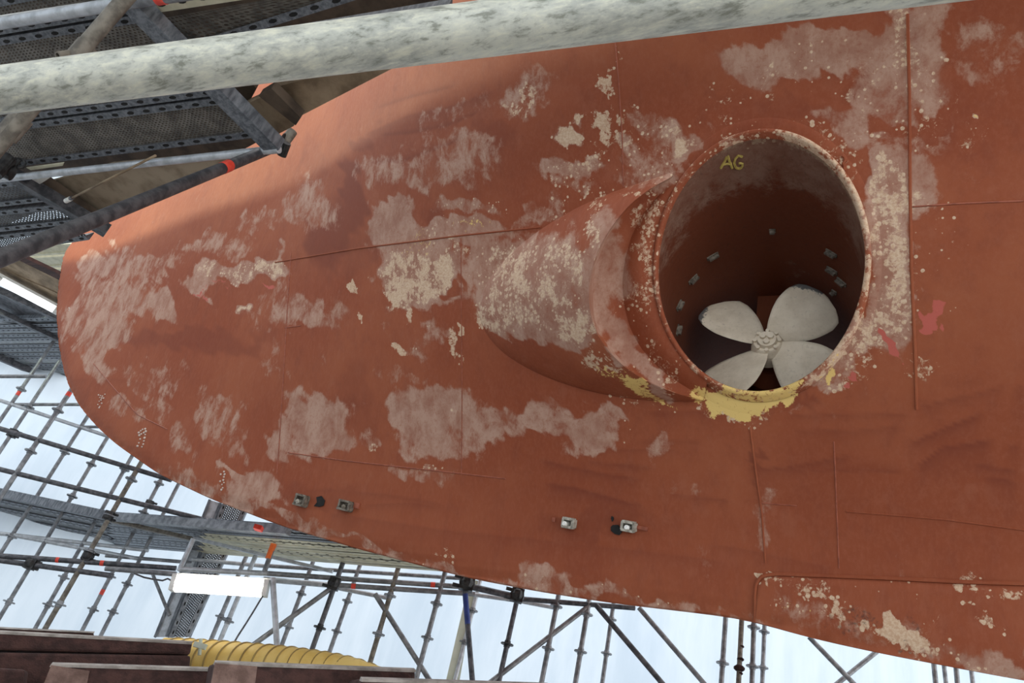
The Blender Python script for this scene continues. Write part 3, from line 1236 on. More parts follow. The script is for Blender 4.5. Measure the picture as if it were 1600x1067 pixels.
# draught marks: short runs of weld bead
def beads(name, pts, r=.006, label=None):
    m = MB()
    for a, b in pts:
        m.ball(hullpt(a, b, .003), r * random.uniform(.8, 1.3), 6, 4)
    o = m.build(name, m_weld, ship, True)
    if label:
        o['label'] = label


beads('draught_mark', [(154, 617), (157, 618), (160, 619), (156, 621), (159, 622), (162, 622), (164, 616), (158, 625), (155, 627), (159, 630), (153, 632), (156, 635), (155, 637)], .007, 'crusted draught mark of pale weld beads')
beads('draught_mark', [(217, 676), (220, 673), (223, 671), (227, 670), (228, 674), (225, 676), (221, 678), (218, 680), (227, 679), (226, 684), (219, 686), (225, 689), (217, 692), (224, 694), (215, 697), (222, 698)], .008, 'tall draught mark of pale weld beads')
beads('draught_mark', [(350, 737), (351, 741), (350, 745), (349, 750), (350, 754), (347, 757), (348, 762), (346, 765), (345, 741), (344, 752)], .007, 'draught mark of weld beads on a grey patch')
beads('draught_mark', [(108, 481), (109, 483), (108, 485)], .007, 'small pale weld bead at the bow edge')
# curved lug right of the mouth
m = MB()
m.path([hullpt(a, b, .006) for a, b in [(1316, 243), (1320, 246), (1321, 251), (1318, 255), (1320, 260), (1319, 266)]], .008, 6)
m.build('welded_lug', m_hull, ship, True)


# things inside the tunnel wall
def tunnel_pt(px, py, inset=0.0):
    r = ray(px, py)
    ox, oz = EYE[0] - TX, EYE[2] - TZ
    R_ = TR - inset
    a = r[0] ** 2 + r[2] ** 2
    b = 2 * (ox * r[0] + oz * r[2])
    c = ox * ox + oz * oz - R_ * R_
    d = max(b * b - 4 * a * c, 0)
    return EYE + r * ((-b + math.sqrt(d)) / (2 * a))


cleats = [(1113, 400, 14, 4), (1082, 436, 12, 5), (1060, 477, 11, 5), (1058, 516, 13, 5), (1207, 360, 5, 14), (1300, 395, 9, 5), (1301, 422, 8, 6), (1316, 440, 8, 6), (1304, 456, 6, 9), (1157, 603, 4, 12)]
for (x, y, w_, h_) in cleats:
    P = tunnel_pt(x, y)
    n = unit(np.array([TX - P[0], 0, TZ - P[2]]))
    yv = np.array([0, 1.0, 0])
    tv_ = np.cross(n, yv)
    m = MB()
    m.box(P + n * .012, yv, tv_, n, (.006, .028 if w_ > h_ else .012, .014))
    m.box(P + n * .004, yv, tv_, n, (.012, .034 if w_ > h_ else .016, .004))
    m.build('tunnel_cleat', m_zinc_dark, ship)
m = MB()
for st in ([(1126, 263), (1132, 253), (1137, 243), (1140, 253), (1144, 263)], [(1129, 257), (1136, 256), (1143, 256)],
           [(1160, 245), (1154, 243), (1149, 248), (1147, 255), (1149, 261), (1154, 264), (1160, 261), (1160, 255), (1154, 255)]):
    pts_ = [tunnel_pt(a, b, .002) for a, b in resample(st, 16)]
    m.path(pts_, .0065, 5)
o = m.build('painted_letters', m_ymark, ship, True)
o['label'] = 'yellow hand painted letters AG inside the tunnel'

# ------------------------------------------------------------------ thruster propeller
PY = 3.33
hubc = on_plane(1199, 535, np.array([0, 1.0, 0]), PY)
PX, PZ = hubc[0], hubc[2]
prop = empty('thruster_propeller', (PX, PY, PZ))
tag(prop, 'pale grey four bladed propeller inside the round thruster tunnel', 'propeller')
bl = [(1190, 548), (1176, 538), (1150, 533), (1120, 525), (1100, 514), (1088, 502), (1096, 487), (1112, 471), (1132, 460), (1152, 456), (1166, 463),
      (1180, 481), (1190, 500), (1197, 520)]
pol = []
for a, b in bl:
    P = on_plane(a, b, np.array([0, 1.0, 0]), PY)
    pol.append((math.hypot(P[0] - PX, P[2] - PZ), math.atan2(P[2] - PZ, P[0] - PX) % (2 * math.pi)))
print('blade polar', [(round(r, 3), round(math.degrees(a))) for r, a in pol])
tips = []
for a, b in [(1088, 502), (1245, 437), (1310, 540), (1095, 592)]:
    P = on_plane(a, b, np.array([0, 1.0, 0]), PY)
    tips.append((round(math.hypot(P[0] - PX, P[2] - PZ), 3), round(math.degrees(math.atan2(P[2] - PZ, P[0] - PX)))))
print('tips', tips)


def blade(rot):
    """leading and trailing edge angle as functions of radius, with pitch and camber"""
    NR, NC = 26, 15
    r0, r1 = .055, .428
    vs, tipa = [], []
    for side in (0, 1):
        for a in range(NR):
            u = a / (NR - 1)
            r = r0 + (r1 - r0) * u
            le = math.radians(BL_LE(u))
            te = math.radians(BL_TE(u))
            for c in range(NC):
                v = c / (NC - 1)
                th = rot + le + (te - le) * v
                y = PY - (v - .5) * (te - le) * r * .36 + .02
                thick = (.020 * (1 - u) + .006) * (1 - (2 * v - 1) ** 2) + .0015
                y += thick * (.5 if side else -.5)
                vs.append((PX + r * math.cos(th), y, PZ + r * math.sin(th)))
                tp = sstep(u - (1 - v) * .35, .62, .95) * .8
                tipa.append(float(tp))
    fs = []
    n1 = NR * NC
    for a in range(NR - 1):
        for c in range(NC - 1):
            i = a * NC + c
            fs.append((i, i + 1, i + NC + 1, i + NC))
            fs.append((n1 + i, n1 + i + NC, n1 + i + NC + 1, n1 + i + 1))
    for c in range(NC - 1):
        i = (NR - 1) * NC + c
        fs.append((i, i + 1, n1 + i + 1, n1 + i))
        fs.append((c, n1 + c, n1 + c + 1, c + 1))
    for a in range(NR - 1):
        i = a * NC
        fs.append((i, i + NC, n1 + i + NC, n1 + i))
        i = a * NC + NC - 1
        fs.append((i, n1 + i, n1 + i + NC, i + NC))
    o = link_mesh('blade', vs, fs, m_prop, prop, True, {'tip': tipa})
    return o


BL_LE = lambda u: np.interp(u, [0, .25, .5, .76, .89, .95, .98, 1], [-40, -39, -36, -31, -26, -18, -12, -6])
BL_TE = lambda u: np.interp(u, [0, .28, .57, .79, .94, .97, 1], [44, 35, 28, 21, 14, 9, 2])
BROT = [143, 53, 323, 233]
for b in BROT:
    blade(math.radians(b))
m = MB()
for (ya, yb, ra, rb) in ((.03, .10, .085, .095), (-.005, .03, .072, .085), (-.012, -.005, .066, .072)):
    m.tube((PX, PY + ya, PZ), (PX, PY + yb, PZ), ra, 28, rb)
ph = m.build('hub', m_prop, prop, True)
for k in range(8):
    a = 2 * math.pi * k / 8
    MB().tube((PX + .062 * math.cos(a), PY - .026, PZ + .062 * math.sin(a)), (PX + .062 * math.cos(a), PY - .004, PZ + .062 * math.sin(a)), .011, 6).build('hub_bolt', m_prop, prop)
m = MB()
m.tube((PX, PY - .035, PZ), (PX, PY - .01, PZ), .047, 24, .052)
m.build('cap', m_prop, prop, True)
for k in range(3):
    a = 2 * math.pi * k / 3 + .5
    MB().tube((PX + .022 * math.cos(a), PY - .050, PZ + .022 * math.sin(a)), (PX + .022 * math.cos(a), PY - .03, PZ + .022 * math.sin(a)), .015, 12, .017).build('cap_nut', m_prop, prop, True)
# gear pod behind it
pod = empty('thruster_gear_pod', (PX, PY + .3, PZ))
tag(pod, 'dark red gear housing behind the pale propeller in the tunnel', 'gear housing')
m = MB()
m.tube((PX, PY + .17, PZ), (PX, PY + .23, PZ), .10, 28, .15)
m.tube((PX, PY + .23, PZ), (PX, PY + .62, PZ), .15, 28, .15)
m.tube((PX, PY + .62, PZ), (PX, PY + .80, PZ), .15, 28, .06)
nvp = len(m.v)
o = m.build('pod_body', m_tunnel, pod, True)
m = MB()
m.box((PX, PY + .36, PZ + .27), (1, 0, 0), (0, 1, 0), (0, 0, 1), (.09, .17, .20))
m.box((PX - .18, PY + .40, PZ - .13), unit((-.8, 0, -.6)), (0, 1, 0), unit((-.6, 0, .8)), (.26, .10, .14))
m.build('support_leg', m_tunnel, pod)

# ------------------------------------------------------------------ scaffold planes
UPV = np.array([0, 0, 1.0])


def horiz(v):
    v = np.array([v[0], v[1], 0.0])
    return unit(v)


def slant(px, py, s):
    return EYE + unit(ray(px, py)) * s


dirL = horiz(M @ np.array([.962, .274, 0]))
nL = unit(np.cross(dirL, UPV))
nL = nL if nL @ ray(100, 620) > 0 else -nL
LF = nL @ slant(100, 620, 9.2)           # front row, bow end
LB = LF + 1.25                           # back row, bow end
corner = on_plane(174, 804, nL, LF)
dirB = horiz(corner - slant(1190, 1000, 8.2))
nB = unit(np.cross(dirB, UPV))
nB = nB if nB @ ray(600, 980) > 0 else -nB
BF = nB @ corner                         # front row, long side
BB = BF + 1.25
R_T = .0242


def on(px, py, pl):
    if pl == 'LF':
        return on_plane(px, py, nL, LF)
    if pl == 'LB':
        return on_plane(px, py, nL, LB)
    if pl == 'BF':
        return on_plane(px, py, nB, BF)
    if pl == 'BB':
        return on_plane(px, py, nB, BB)
    if pl == 'BN':
        return on_plane(px, py, nB, BF - .5)
    if pl == 'BM':
        return on_plane(px, py, nB, BF + .6)
    if isinstance(pl, tuple):
        return on_z(px, py, pl[1])
    return slant(px, py, pl)


def rosette(parent, P, d, mat, r=.062):
    m = MB()
    m.tube(P - d * .006, P + d * .006, r, 10)
    m.tube(P - d * .03, P + d * .03, R_T * 1.25, 10)
    return m.build('rosette', mat, parent)


def tube(name, p0, p1, pl, mat, label, cat='scaffold tube', r=R_T, ros=(), group=None, bands=(), ext0=0.0, ext1=0.0, rr=.062, to_ground=False):
    """ros / bands: pixel points on the tube where a rosette or a painted band sits"""
    A, B = on(*p0, pl), on(*p1, pl if not isinstance(pl, list) else pl)
    d = unit(B - A)
    A2, B2 = A - d * ext0, B + d * ext1
    if to_ground:
        lo, hi = (A2, B2) if A2[2] < B2[2] else (B2, A2)
        dd = unit(hi - lo)
        lo = lo - dd * (lo[2] / dd[2])
        A2, B2 = lo, hi
    m = MB().tube(A2, B2, r, 14)
    o = m.build(name, mat, smooth=True, origin=A2)
    tag(o, label, cat, group)
    for q in ros:
        P = closest(A, d, *q)
        rosette(o, P, d, m_clamp if mat is m_tube_dark else m_tube, rr)
    for (a, b, bm) in bands:
        P, Q = closest(A, d, *a), closest(A, d, *b)
        MB().tube(P, Q, r * 1.06, 14).build('painted_band', bm, o, True)
    return o


def closest(A, d, px, py):
    """point of the line A + t d that is seen at the pixel"""
    e = unit(ray(px, py))
    w0 = A - EYE
    b = d @ e
    den = 1 - b * b
    t = (b * (e @ w0) - d @ w0) / den
    return A + d * t


# ---------------------------------------------------------------- sheeting (walls of the shelter)
nBz, nLz = BB + .9, LB + 1.6
A_ = np.array([[nB[0], nB[1]], [nL[0], nL[1]]])
cxy = np.linalg.solve(A_, np.array([nBz, nLz]))
cor = np.array([cxy[0], cxy[1], 0])


def wall(name, P, d, L, h, z0=0.0):
    n = 24
    vs, fs = [], []
    nn = np.cross(d, UPV)
    for a in range(n + 1):
        for b in range(9):
            u, v = a / n * L, b / 8
            w_ = .03 * math.sin(u * 3.1) * math.sin(v * 5 + u) + .02 * math.sin(u * 7.7 + 1)
            vs.append(P + d * u + nn * w_ + UPV * (z0 + (h - z0) * v))
    for a in range(n):
        for b in range(8):
            i = a * 9 + b
            fs.append((i, i + 9, i + 10, i + 1))
    o = link_mesh(name, vs, fs, m_sheet, None, True, origin=P)
    tag(o, kind='structure')
    return o


wall('wall_back', cor, -dirB, 36.0, 9.5)
wall('wall_left', cor, -dirL, 14.0, 10.5)
wall('wall_side', np.array([-17.5, -8.5, 0]), np.array([0, 1.0, 0]), 16.0, 10.5)
wall('wall_front', np.array([-17.5, -8.5, 0]), np.array([1.0, 0, 0]), 18.0, 10.5)

# ---------------------------------------------------------------- uprights left of the lamp
ordn = ['first', 'second', 'third', 'fourth', 'fifth', 'sixth', 'seventh', 'eighth', 'ninth', 'tenth', 'eleventh', 'twelfth', 'thirteenth', 'fourteenth', 'fifteenth', 'sixteenth']
GU = 'scaffold uprights before the white sheeting'
UPL = [((0, 657), (49.5, 584), 'LB', 'thin grey scaffold upright at the left edge, leftmost above the bottom left deck', [(33, 608)], [((27, 618), (31, 612), m_red)]),
       ((0, 705), (76, 590), 'LB', 'grey scaffold upright meeting the corner of the slanting upper left deck edge', [(46, 636), (20, 675)], []),
       ((0, 778), (111, 610), 'LF', 'thick grey scaffold upright with a red band just left of the bow', [(90, 641), (48, 705)], [((105, 619), (109, 613), m_red)]),
       ((0, 866), (136.5, 651), 'LB', 'thin grey scaffold upright behind the thick upright with the red band', [(100, 706), (17, 838)], []),
       ((0, 964), (168, 683), 'LB', 'grey scaffold upright crossing the deck, third left of the lamp column from the picture edge', [(142, 725), (112, 775), (13, 940)], []),
       ((57, 978), (207, 711), 'LB', 'thin grey scaffold upright close on the left of the thick upright through the deck corner', [(196, 734), (75, 945), (100, 902)], []),
       ((73, 978), (222, 720), 'LF', 'thick brownish scaffold upright standing in front of the deck corner', [(205, 749), (172, 806), (94, 944), (140, 862)], []),
       ((130, 982), (252, 748), 'LB', 'grey scaffold upright close on the right of the thick upright through the deck corner', [(248, 755), (228, 802), (145, 952), (172, 900)], [((157, 929), (161, 921), m_red)]),
       ((159, 990), (279, 756), 'LB', 'thin grey scaffold upright nearest the left side of the steel column behind the lamp', [(200, 913), (176, 956)], [])]
for p0, p1, pl, lab, ro, bd in UPL:
    tube('scaffold_upright', p0, p1, pl, m_tube_brown if 'brownish' in lab else m_tube, lab, 'scaffold upright', ros=ro, group=GU, bands=bd, ext1=1.2 if pl != 'LF' else .02, to_ground=True, r=R_T if pl == 'LF' else .022)

UPB = [((327, 1006), (387, 864), 'BB', 'thin grey scaffold upright under the middle of the lamp', [(345, 964)], m_tube),
       ((341, 1007), (402, 862), 'BM', 'pale scaffold upright with a plate under the middle of the lamp', [(356, 970)], m_tube_light),
       ((439, 1011), (489, 878), 'BB', 'grey scaffold upright crossed by the rising brace right of the lamp', [(470, 927), (449, 979)], m_tube),
       ((481, 1033), (544, 856), 'BF', 'dark scaffold upright whose black joint meets the rising brace right of the lamp', [(498, 980)], m_tube_dark),
       ((515, 1018), (561, 887), 'BB', 'thin grey scaffold upright right of the black joint, over the yellow duct', [(542, 939), (525, 986)], m_tube),
       ((578, 1036), (625, 878), 'BF', 'brownish scaffold upright at the right tip of the yellow duct', [(589, 990), (611, 931)], m_tube_brown),
       ((651, 1058), (697, 888), 'BF', 'grey scaffold upright at the right end of the brown timber, left of the green board', [(681, 943), (665, 996)], m_tube),
       ((712, 1058), (750, 908), 'BB', 'slim scaffold upright in front of the pale green board', [(739, 954), (724, 1003)], m_tube_light),
       ((781, 1058), (808, 936), 'BF', 'dark scaffold upright below the black joint right of the blue topped brace', [(791, 1006)], m_tube_dark),
       ((846, 1067), (873, 928), 'BF', 'grey scaffold upright crossed by the long brace right of the green board', [(856, 1013), (872, 948)], m_tube),
       ((899, 1067), (920, 940), 'BF', 'grey scaffold upright at the upper end of the long rising brace', [(907, 1018), (918, 960)], m_tube),
       ((941, 1067), (959, 940), 'BB', 'thin grey scaffold upright crossed near its top by the dark falling brace', [(948, 1021), (957, 968)], m_tube),
       ((1127, 1067), (1134, 962), 'BF', 'thick grey scaffold upright, leftmost of the four under the doubler plate corner', [(1129, 1036)], m_tube),
       ((1154, 1067), (1159, 965), 'BF', 'scaffold upright with a cluster of rusty couplers under the hull', [], m_tube_brown),
       ((1175, 1067), (1178, 970), 'BF', 'grey scaffold upright just right of the one with rusty couplers', [(1175.5, 1041), (1177, 980)], m_tube),
       ((1191, 1067), (1194.6, 976), 'BB', 'rightmost scaffold upright of the four under the doubler plate corner', [(1193, 987), (1192, 1043)], m_tube),
       ((1462, 1067), (1459, 1036), 'BF', 'short visible scaffold upright at the bottom right, leftmost of four', [], m_tube),
       ((1478, 1067), (1475, 1040), 'BB', 'short visible scaffold upright at the bottom right, second of four', [], m_tube),
       ((1496, 1067), (1494, 1044), 'BF', 'short visible scaffold upright at the bottom right, third of four', [], m_tube),
       ((1520, 1067), (1518, 1050), 'BB', 'short visible scaffold upright at the bottom right, fourth of four', [], m_tube)]
for p0, p1, pl, lab, ro, mt in UPB:
    o = tube('scaffold_upright', p0, p1, pl, mt, lab, 'scaffold upright', ros=ro, group=GU, to_ground=True, ext1=.5 if p0[0] > 600 else .03)
    if 'rusty' in lab:
        for (a, b, s) in ((1155, 1044, .055), (1157, 1030, .035), (1158, 1010, .03), (1156, 1052, .03)):
            MB().ball(on(a, b, pl), s, 8, 5, (1, 1, .6)).build('coupler', m_beam, o)

o = tube('orange_upright', (412.5, 895), (438, 824), 'BF', m_tube, 'short scaffold upright painted orange above the lamp', 'scaffold upright')
P, Q = on(419, 873, 'BF'), on(437, 826, 'BF')
MB().tube(P, Q, R_T * 1.25, 14).build('orange_sleeve', m_orange, o, True)
tube('scaffold_upright', (280, 892), (302, 842), 'BF', m_tube_light, 'short pale upright from the lamp top to the deck edge', 'scaffold upright', group=GU)

# braces
GB = 'diagonal braces before the white sheeting'
BR = [((435, 1040), (426, 903), 'BN', 'thick pale brace leaning left beside the right end of the lamp', m_tube_light, R_T * 1.05),
      ((388, 1013), (519, 918), 'BF', 'grey brace rising rightward to the black joint right of the lamp', m_tube, R_T),
      ((672, 1064), (586, 928), 'BF', 'grey brace falling rightward past the right tip of the yellow duct', m_tube, R_T),
      ((738, 1062), (726, 918), 'BN', 'dark brace with a blue top in front of the pale green board', m_tube_dark, R_T),
      ((783, 1053), (921, 946), 'BF', 'long grey brace rising rightward from the foot of the dark upright', m_tube, R_T),
      ((1036, 1069), (931, 945), 'BN', 'dark brace falling rightward below the hull, nearer of two parallel ones', m_tube_dark, R_T),
      ((1102, 1070), (998, 949), 'BF', 'grey brace falling rightward below the hull, right of two parallel ones', m_tube, R_T),
      ((1335, 1069), (1264, 995), 'BF', 'grey brace falling rightward below the doubler plate, half of a cross', m_tube, R_T),
      ((1307, 1069), (1370, 1018), 'BM', 'grey brace rising rightward below the doubler plate, half of a cross', m_tube, R_T),
      ((252, 930), (237, 893), 'BB', 'short thin brace just left of the lamp column', m_tube, .018)]
for p0, p1, pl, lab, mt, r in BR:
    bd = [((727, 928), (732, 975), m_blue)] if 'blue' in lab else []
    tube('scaffold_brace', p0, p1, pl, mt, lab, 'scaffold brace', r=r, group=GB, bands=bd, ext0=.25 if p0[1] < 1060 else .0, to_ground=p0[1] > 1035)

# ledgers
GL = 'horizontal ledgers before the white sheeting'
LG = [((-5, 588), (72, 588), 'LF', 'flat grey ledger under the slanting deck edge at the left', m_tube, .02),
      ((18, 632), (134, 632), 'LB', 'flat grey ledger ending at the bow below the deck corner', m_tube, .02),
      ((-5, 624), (170, 682), 'LB', 'pale ledger sloping down to the bow, uppermost of three', m_tube_light, .022),
      ((126, 667), (160, 667), 'LB', 'very short flat ledger touching the bow edge', m_tube, .018),
      ((-5, 668), (268, 750), 'LF', 'dark ledger sloping down to the bow, middle of three', m_tube_dark, R_T),
      ((-5, 732), (315, 811), 'LF', 'dark ledger sloping down to the steel column, lowest of three', m_tube_dark, R_T),
      ((-5, 833), (232, 860), 'LB', 'pale ledger just below the dark deck at the left', m_tube_light, .022),
      ((25, 837), (216, 873), 'LB', 'pale ledger slanting across the one just below the dark deck', m_tube_light, .022),
      ((-5, 868), (275, 888), 'LF', 'dark purple ledger left of the lamp, upper of a pair', m_tube_dark, R_T),
      ((-5, 875), (172, 899), 'LF', 'dark ledger left of the lamp, lower of a pair', m_tube_dark, R_T),
      ((165, 868), (300, 879), 'LB', 'thin grey ledger between the deck and the lamp', m_tube, .02),
      ((165, 888), (275, 897), 'BF', 'grey ledger ending at the left end of the lamp', m_tube, R_T),
      ((300, 874), (420, 885), 'BB', 'thin pale ledger above the lamp', m_tube_light, .022),
      ((280, 889), (420, 896), 'BF', 'pale ledger close above the lamp', m_tube_light, R_T),
      ((418, 884), (728, 904), 'BB', 'thin grey ledger from the orange upright to the hull', m_tube, .022),
      ((418, 896), (728, 917), 'BF', 'grey ledger with a red mark, middle of three right of the lamp', m_tube, R_T),
      ((524, 914), (742, 928), 'BF', 'dark ledger with a red mark, lowest of three right of the lamp', m_tube, R_T),
      ((412, 905), (516, 914), 'BM', 'pale ledger running from the lamp end to the black joint', m_tube_light, R_T * 1.2),
      ((520, 917), (610, 935), 'BM', 'pale ledger slanting down from the black joint to the brown upright', m_tube_light, .022),
      ((729, 915), (812, 934), 'BN', 'thick dark ledger between the two black joints under the hull', m_tube_dark, R_T * 1.2),
      ((742, 929), (806, 938), 'BM', 'pale ledger under the thick dark one between the black joints', m_tube_light, .022),
      ((806, 935), (992, 950), 'BF', 'dark ledger hugging the hull edge right of the black joints', m_tube_dark, R_T),
      ((812, 939), (870, 950), 'BM', 'pale short ledger slanting down right of the second black joint', m_tube_light, .022)]
for p0, p1, pl, lab, mt, r in LG:
    bd = []
    if lab.startswith('grey ledger with a red mark'):
        bd = [((673, 913), (680, 913.5), m_red)]
    if lab.startswith('dark ledger with a red mark'):
        bd = [((549, 915.7), (556, 916.2), m_red)]
    if lab.startswith('dark purple'):
        bd = [((88, 874.7), (93, 875), m_red), ((157, 879.6), (163, 880), m_red)]
    tube('scaffold_ledger', p0, p1, pl, mt, lab, 'scaffold ledger', r=r, group=GL, bands=bd)
# joints
for (x, y, pl, s, lab) in ((522, 912, 'BF', .07, 'black coupler joint right of the lamp where a brace meets an upright'),
                           (730, 911, 'BN', .085, 'black coupler joint on top of the blue topped brace'),
                           (808, 930, 'BN', .075, 'black coupler joint at the right end of the thick dark ledger'),
                           (170, 806, 'LF', .055, 'dark coupler joint at the near corner of the bottom left deck'),
                           (138, 868, 'LF', .06, 'dark coupler joint left of the lamp on the purple ledger'),
                           (48, 881, 'LF', .06, 'dark coupler joint near the left edge on the lower ledger'),
                           (20, 677, 'LB', .06, 'dark coupler joint on the middle sloping ledger'),
                           (233, 788, 'LB', .055, 'dark coupler joint on the lowest sloping ledger')):
    c = empty('scaffold_coupler', on(x, y, pl))
    tag(c, lab, 'coupler', 'black scaffold couplers')
    P = on(x, y, pl)
    d1 = dirB if pl[0] == 'B' else dirL
    m = MB()
    m.box(P, d1, np.cross(d1, UPV), UPV, (s * .75, s * .55, s * .8))
    m.ball(P, s * .95, 8, 6)
    m.build('body', m_clamp, c)
    for k in (-1, 1):
        MB().tube(P + UPV * k * s * .5 + d1 * s * .4, P + UPV * k * s * .5 + d1 * s * 1.5, s * .22, 8).build('wedge', m_clamp, c)


# ---------------------------------------------------------------- steel planks
def plank(name, quad, pl, label, panel_mat=None, rail_mat=None, group=None, rails=(1, 1), depth=.055, nrm=None, holes=True, lip=.035, pts=None):
    """quad: near-left, near-right, far-right, far-left seen from below; rails hang along both long edges"""
    panel_mat = panel_mat or m_perf
    rail_mat = rail_mat or m_steel
    A, B, C, D = pts if pts is not None else [on(*q, pl) for q in quad]
    n = np.array([0, 0, 1.0]) if nrm is None else nrm
    o = empty(name, (A + B + C + D) / 4)
    tag(o, label, 'deck plank' if name != 'steel_post' else 'steel post', group)
    nu = 14
    vs, uv, fs = [], [], []
    L = np.linalg.norm(B - A)
    wd = np.linalg.norm(D - A)
    for a in range(nu + 1):
        t = a / nu
        for b in (0, 1):
            P = (A * (1 - t) + B * t) * (1 - b) + (D * (1 - t) + C * t) * b
            vs.append(P + n * .012)
            uv.append((t * L, b * wd))
    for a in range(nu):
        fs.append((2 * a, 2 * a + 2, 2 * a + 3, 2 * a + 1))
    link_mesh('perforated_panel', vs, fs, panel_mat, o, False, uvs=uv)
    for k, (P, Q, R_) in enumerate(((A, B, D), (D, C, A))):
        if not rails[k]:
            continue
        d = unit(Q - P)
        inn = unit((R_ - P) - d * ((R_ - P) @ d))
        m = MB()
        m.hexa([P - n * .004, Q - n * .004, Q + inn * lip - n * .004, P + inn * lip - n * .004,
                P + n * depth, Q + n * depth, Q + inn * .006 + n * depth, P + inn * .006 + n * depth])
        nf = len(m.f)
        if holes:
            LL = np.linalg.norm(Q - P)
            nh = int(min(26, LL / .10))
            for h in range(nh):
                c = P + d * (LL * (h + .5) / nh) + inn * (lip * .55) - n * .0052
                e = d * .022 + inn * 0
                w_ = inn * .009
                ring = [c + e * math.cos(a) + w_ * math.sin(a) for a in np.linspace(0, 2 * math.pi, 9)[:-1]]
                m.slab(ring, n * .001)
        rl = m.build('side_rail', rail_mat, o)
        rl.data.materials.append(m_hole)
        for p_ in rl.data.polygons:
            if p_.index >= nf:
                p_.material_index = 1
    return o


GP = 'perforated steel deck planks overhead at the upper left'
ZU = ('z', 4.0)
UL = [([(-30, 134), (292, 83), (341, 148), (-30, 197)], 'perforated plank half hidden under the galvanised rail, above the lower ones', (1, 1), None),
      ([(-30, 201), (343, 152), (400, 214), (-30, 267)], 'perforated plank directly below the galvanised rail, next to the pale blue tube', (1, 1), None),
      ([(-30, 64), (205, 24), (288, 82), (-30, 131)], 'perforated plank just above the left end of the galvanised rail', (1, 1), None),
      ([(-30, 2), (150, -32), (202, 20), (-30, 59)], 'perforated plank in the top left corner behind the steel tubes', (1, 1), None),
      ([(236, 34), (470, -8), (700, -46), (300, 80)], 'dark perforated plank right of the cross beam, light showing through it', (0, 1), None)]
for qd, lab, rl, _ in UL:
    plank('steel_deck_plank', qd, ZU, lab, group=GP, rails=rl)
plank('steel_deck_plank', [(180, -22), (560, -85), (640, -40), (214, 24)], ZU, 'perforated plank with a pale cream rail at the top edge', rail_mat=m_cream_steel, group=GP, lip=.055)
plank('steel_deck_plank', [(285, 80), (700, 10), (740, 50), (340, 130)], ZU, 'perforated plank behind the galvanised rail, right of the cross beam', group=GP)
# lower bay
plank('steel_deck_plank', [(-40, 290), (30, 282), (76, 314), (-40, 327)], ZU, 'perforated plank at the left edge below the black coupler', m_perf_grey, group=GP)
plank('steel_deck_plank', [(-40, 333), (86, 320), (128, 348), (-40, 366)], ZU, 'perforated plank at the left edge just above the dark handrail tube', m_perf_grey, group=GP)
plank('steel_deck_plank', [(-40, 372), (110, 354), (140, 374), (-40, 402)], ZU, 'steel plank at the left edge crossed by the dark handrail tube', m_perf_grey, group=GP)


def beam_px(name, p0, p1, z, half_w, half_h, mat, label, cat, group=None, ext=0.0):
    A, B = on_z(*p0, z), on_z(*p1, z)
    d = unit(B - A)
    A, B = A - d * ext, B + d * ext
    s = unit(np.cross(d, UPV))
    c = (A + B) / 2
    o = MB().box(c, d, s, UPV, (np.linalg.norm(B - A) / 2, half_w, half_h)).build(name, mat)
    tag(o, label, cat, group)
    return o


beam_px('scaffold_transom', (180, -25), (432, 230), 3.95, .042, .035, m_steel, 'steel cross beam under the deck planks, passing behind the galvanised rail', 'transom')
beam_px('scaffold_transom', (12, 268), (168, 361), 3.95, .030, .035, m_tube_dark, 'dark cross beam under the left deck planks, ending beside the lit bow', 'transom')
beam_px('timber_bearer', (56, 276), (162, 350), 4.02, .045, .03, m_wood_dark, 'dark brown timber bearer beside the plywood sheet', 'timber bearer')


def board(name, poly, pl, thick, mat, label, cat='board', group=None):
    pts = [on(*q, pl) for q in poly]
    nn = np.cross(pts[1] - pts[0], pts[2] - pts[0])
    nn = unit(nn)
    if nn @ unit(np.mean(pts, 0) - EYE) < 0:
        nn = -nn
    o = MB().slab(pts, nn * thick).build(name, mat)
    tag(o, label, cat, group)
    return o


board('plywood_sheet', [(70, 286), (176, 256), (376, 238), (372, 250), (300, 286), (158, 340), (128, 322)], ('z', 4.07), .018, m_ply, 'stained brown plywood sheet under the pale blue tube', 'plywood sheet')
board('scaffold_board', [(352, 141), (394, 130), (400, 138), (384, 168), (376, 172)], ('z', 4.08), .04, m_wood_dark, 'short dark board end behind the steel cross beam', 'board')
board('scaffold_board', [(378, 166), (412, 150), (461, 190), (459, 197), (428, 213)], ('z', 4.04), .04, m_wood, 'brown board end beside the coupler at the end of the dark handrail', 'board')
board('scaffold_board', [(404, 150), (424, 138), (470, 184), (462, 196)], ('z', 3.99), .05, m_wood_dark, 'narrow dark batten between two brown boards', 'batten')
board('scaffold_board', [(424, 138), (520, 112), (660, 86), (615, 106), (466, 183)], ('z', 4.07), .04, m_wood, 'long brown board against the hull, tapering under the galvanised rail', 'board')

# tubes of the upper left
o = tube('ledger_tube', (-20, 282), (436, 233), ('z', 3.93), m_tube_light, 'pale blue grey galvanised tube above the plywood sheet', r=.020)
o = tube('ledger_tube', (-20, 40), (186, 6), ('z', 3.93), m_tube_light, 'pale grey tube in the top left corner below the bright strip', r=.026)
o = tube('ledger_tube', (176, 8), (420, -30), ('z', 3.93), m_tube, 'grey tube with a red band at the top edge left of the middle', r=.026, bands=[((246, -2), (259, -4), m_red)])
board('lit_rail', [(-10, 27), (160, 1), (161, 3), (-10, 31)], ('z', 3.97), .01, m_white, 'thin plank rail in the top left corner, its light painted white', 'metal strip')  # lit rail of the corner plank, its light painted white
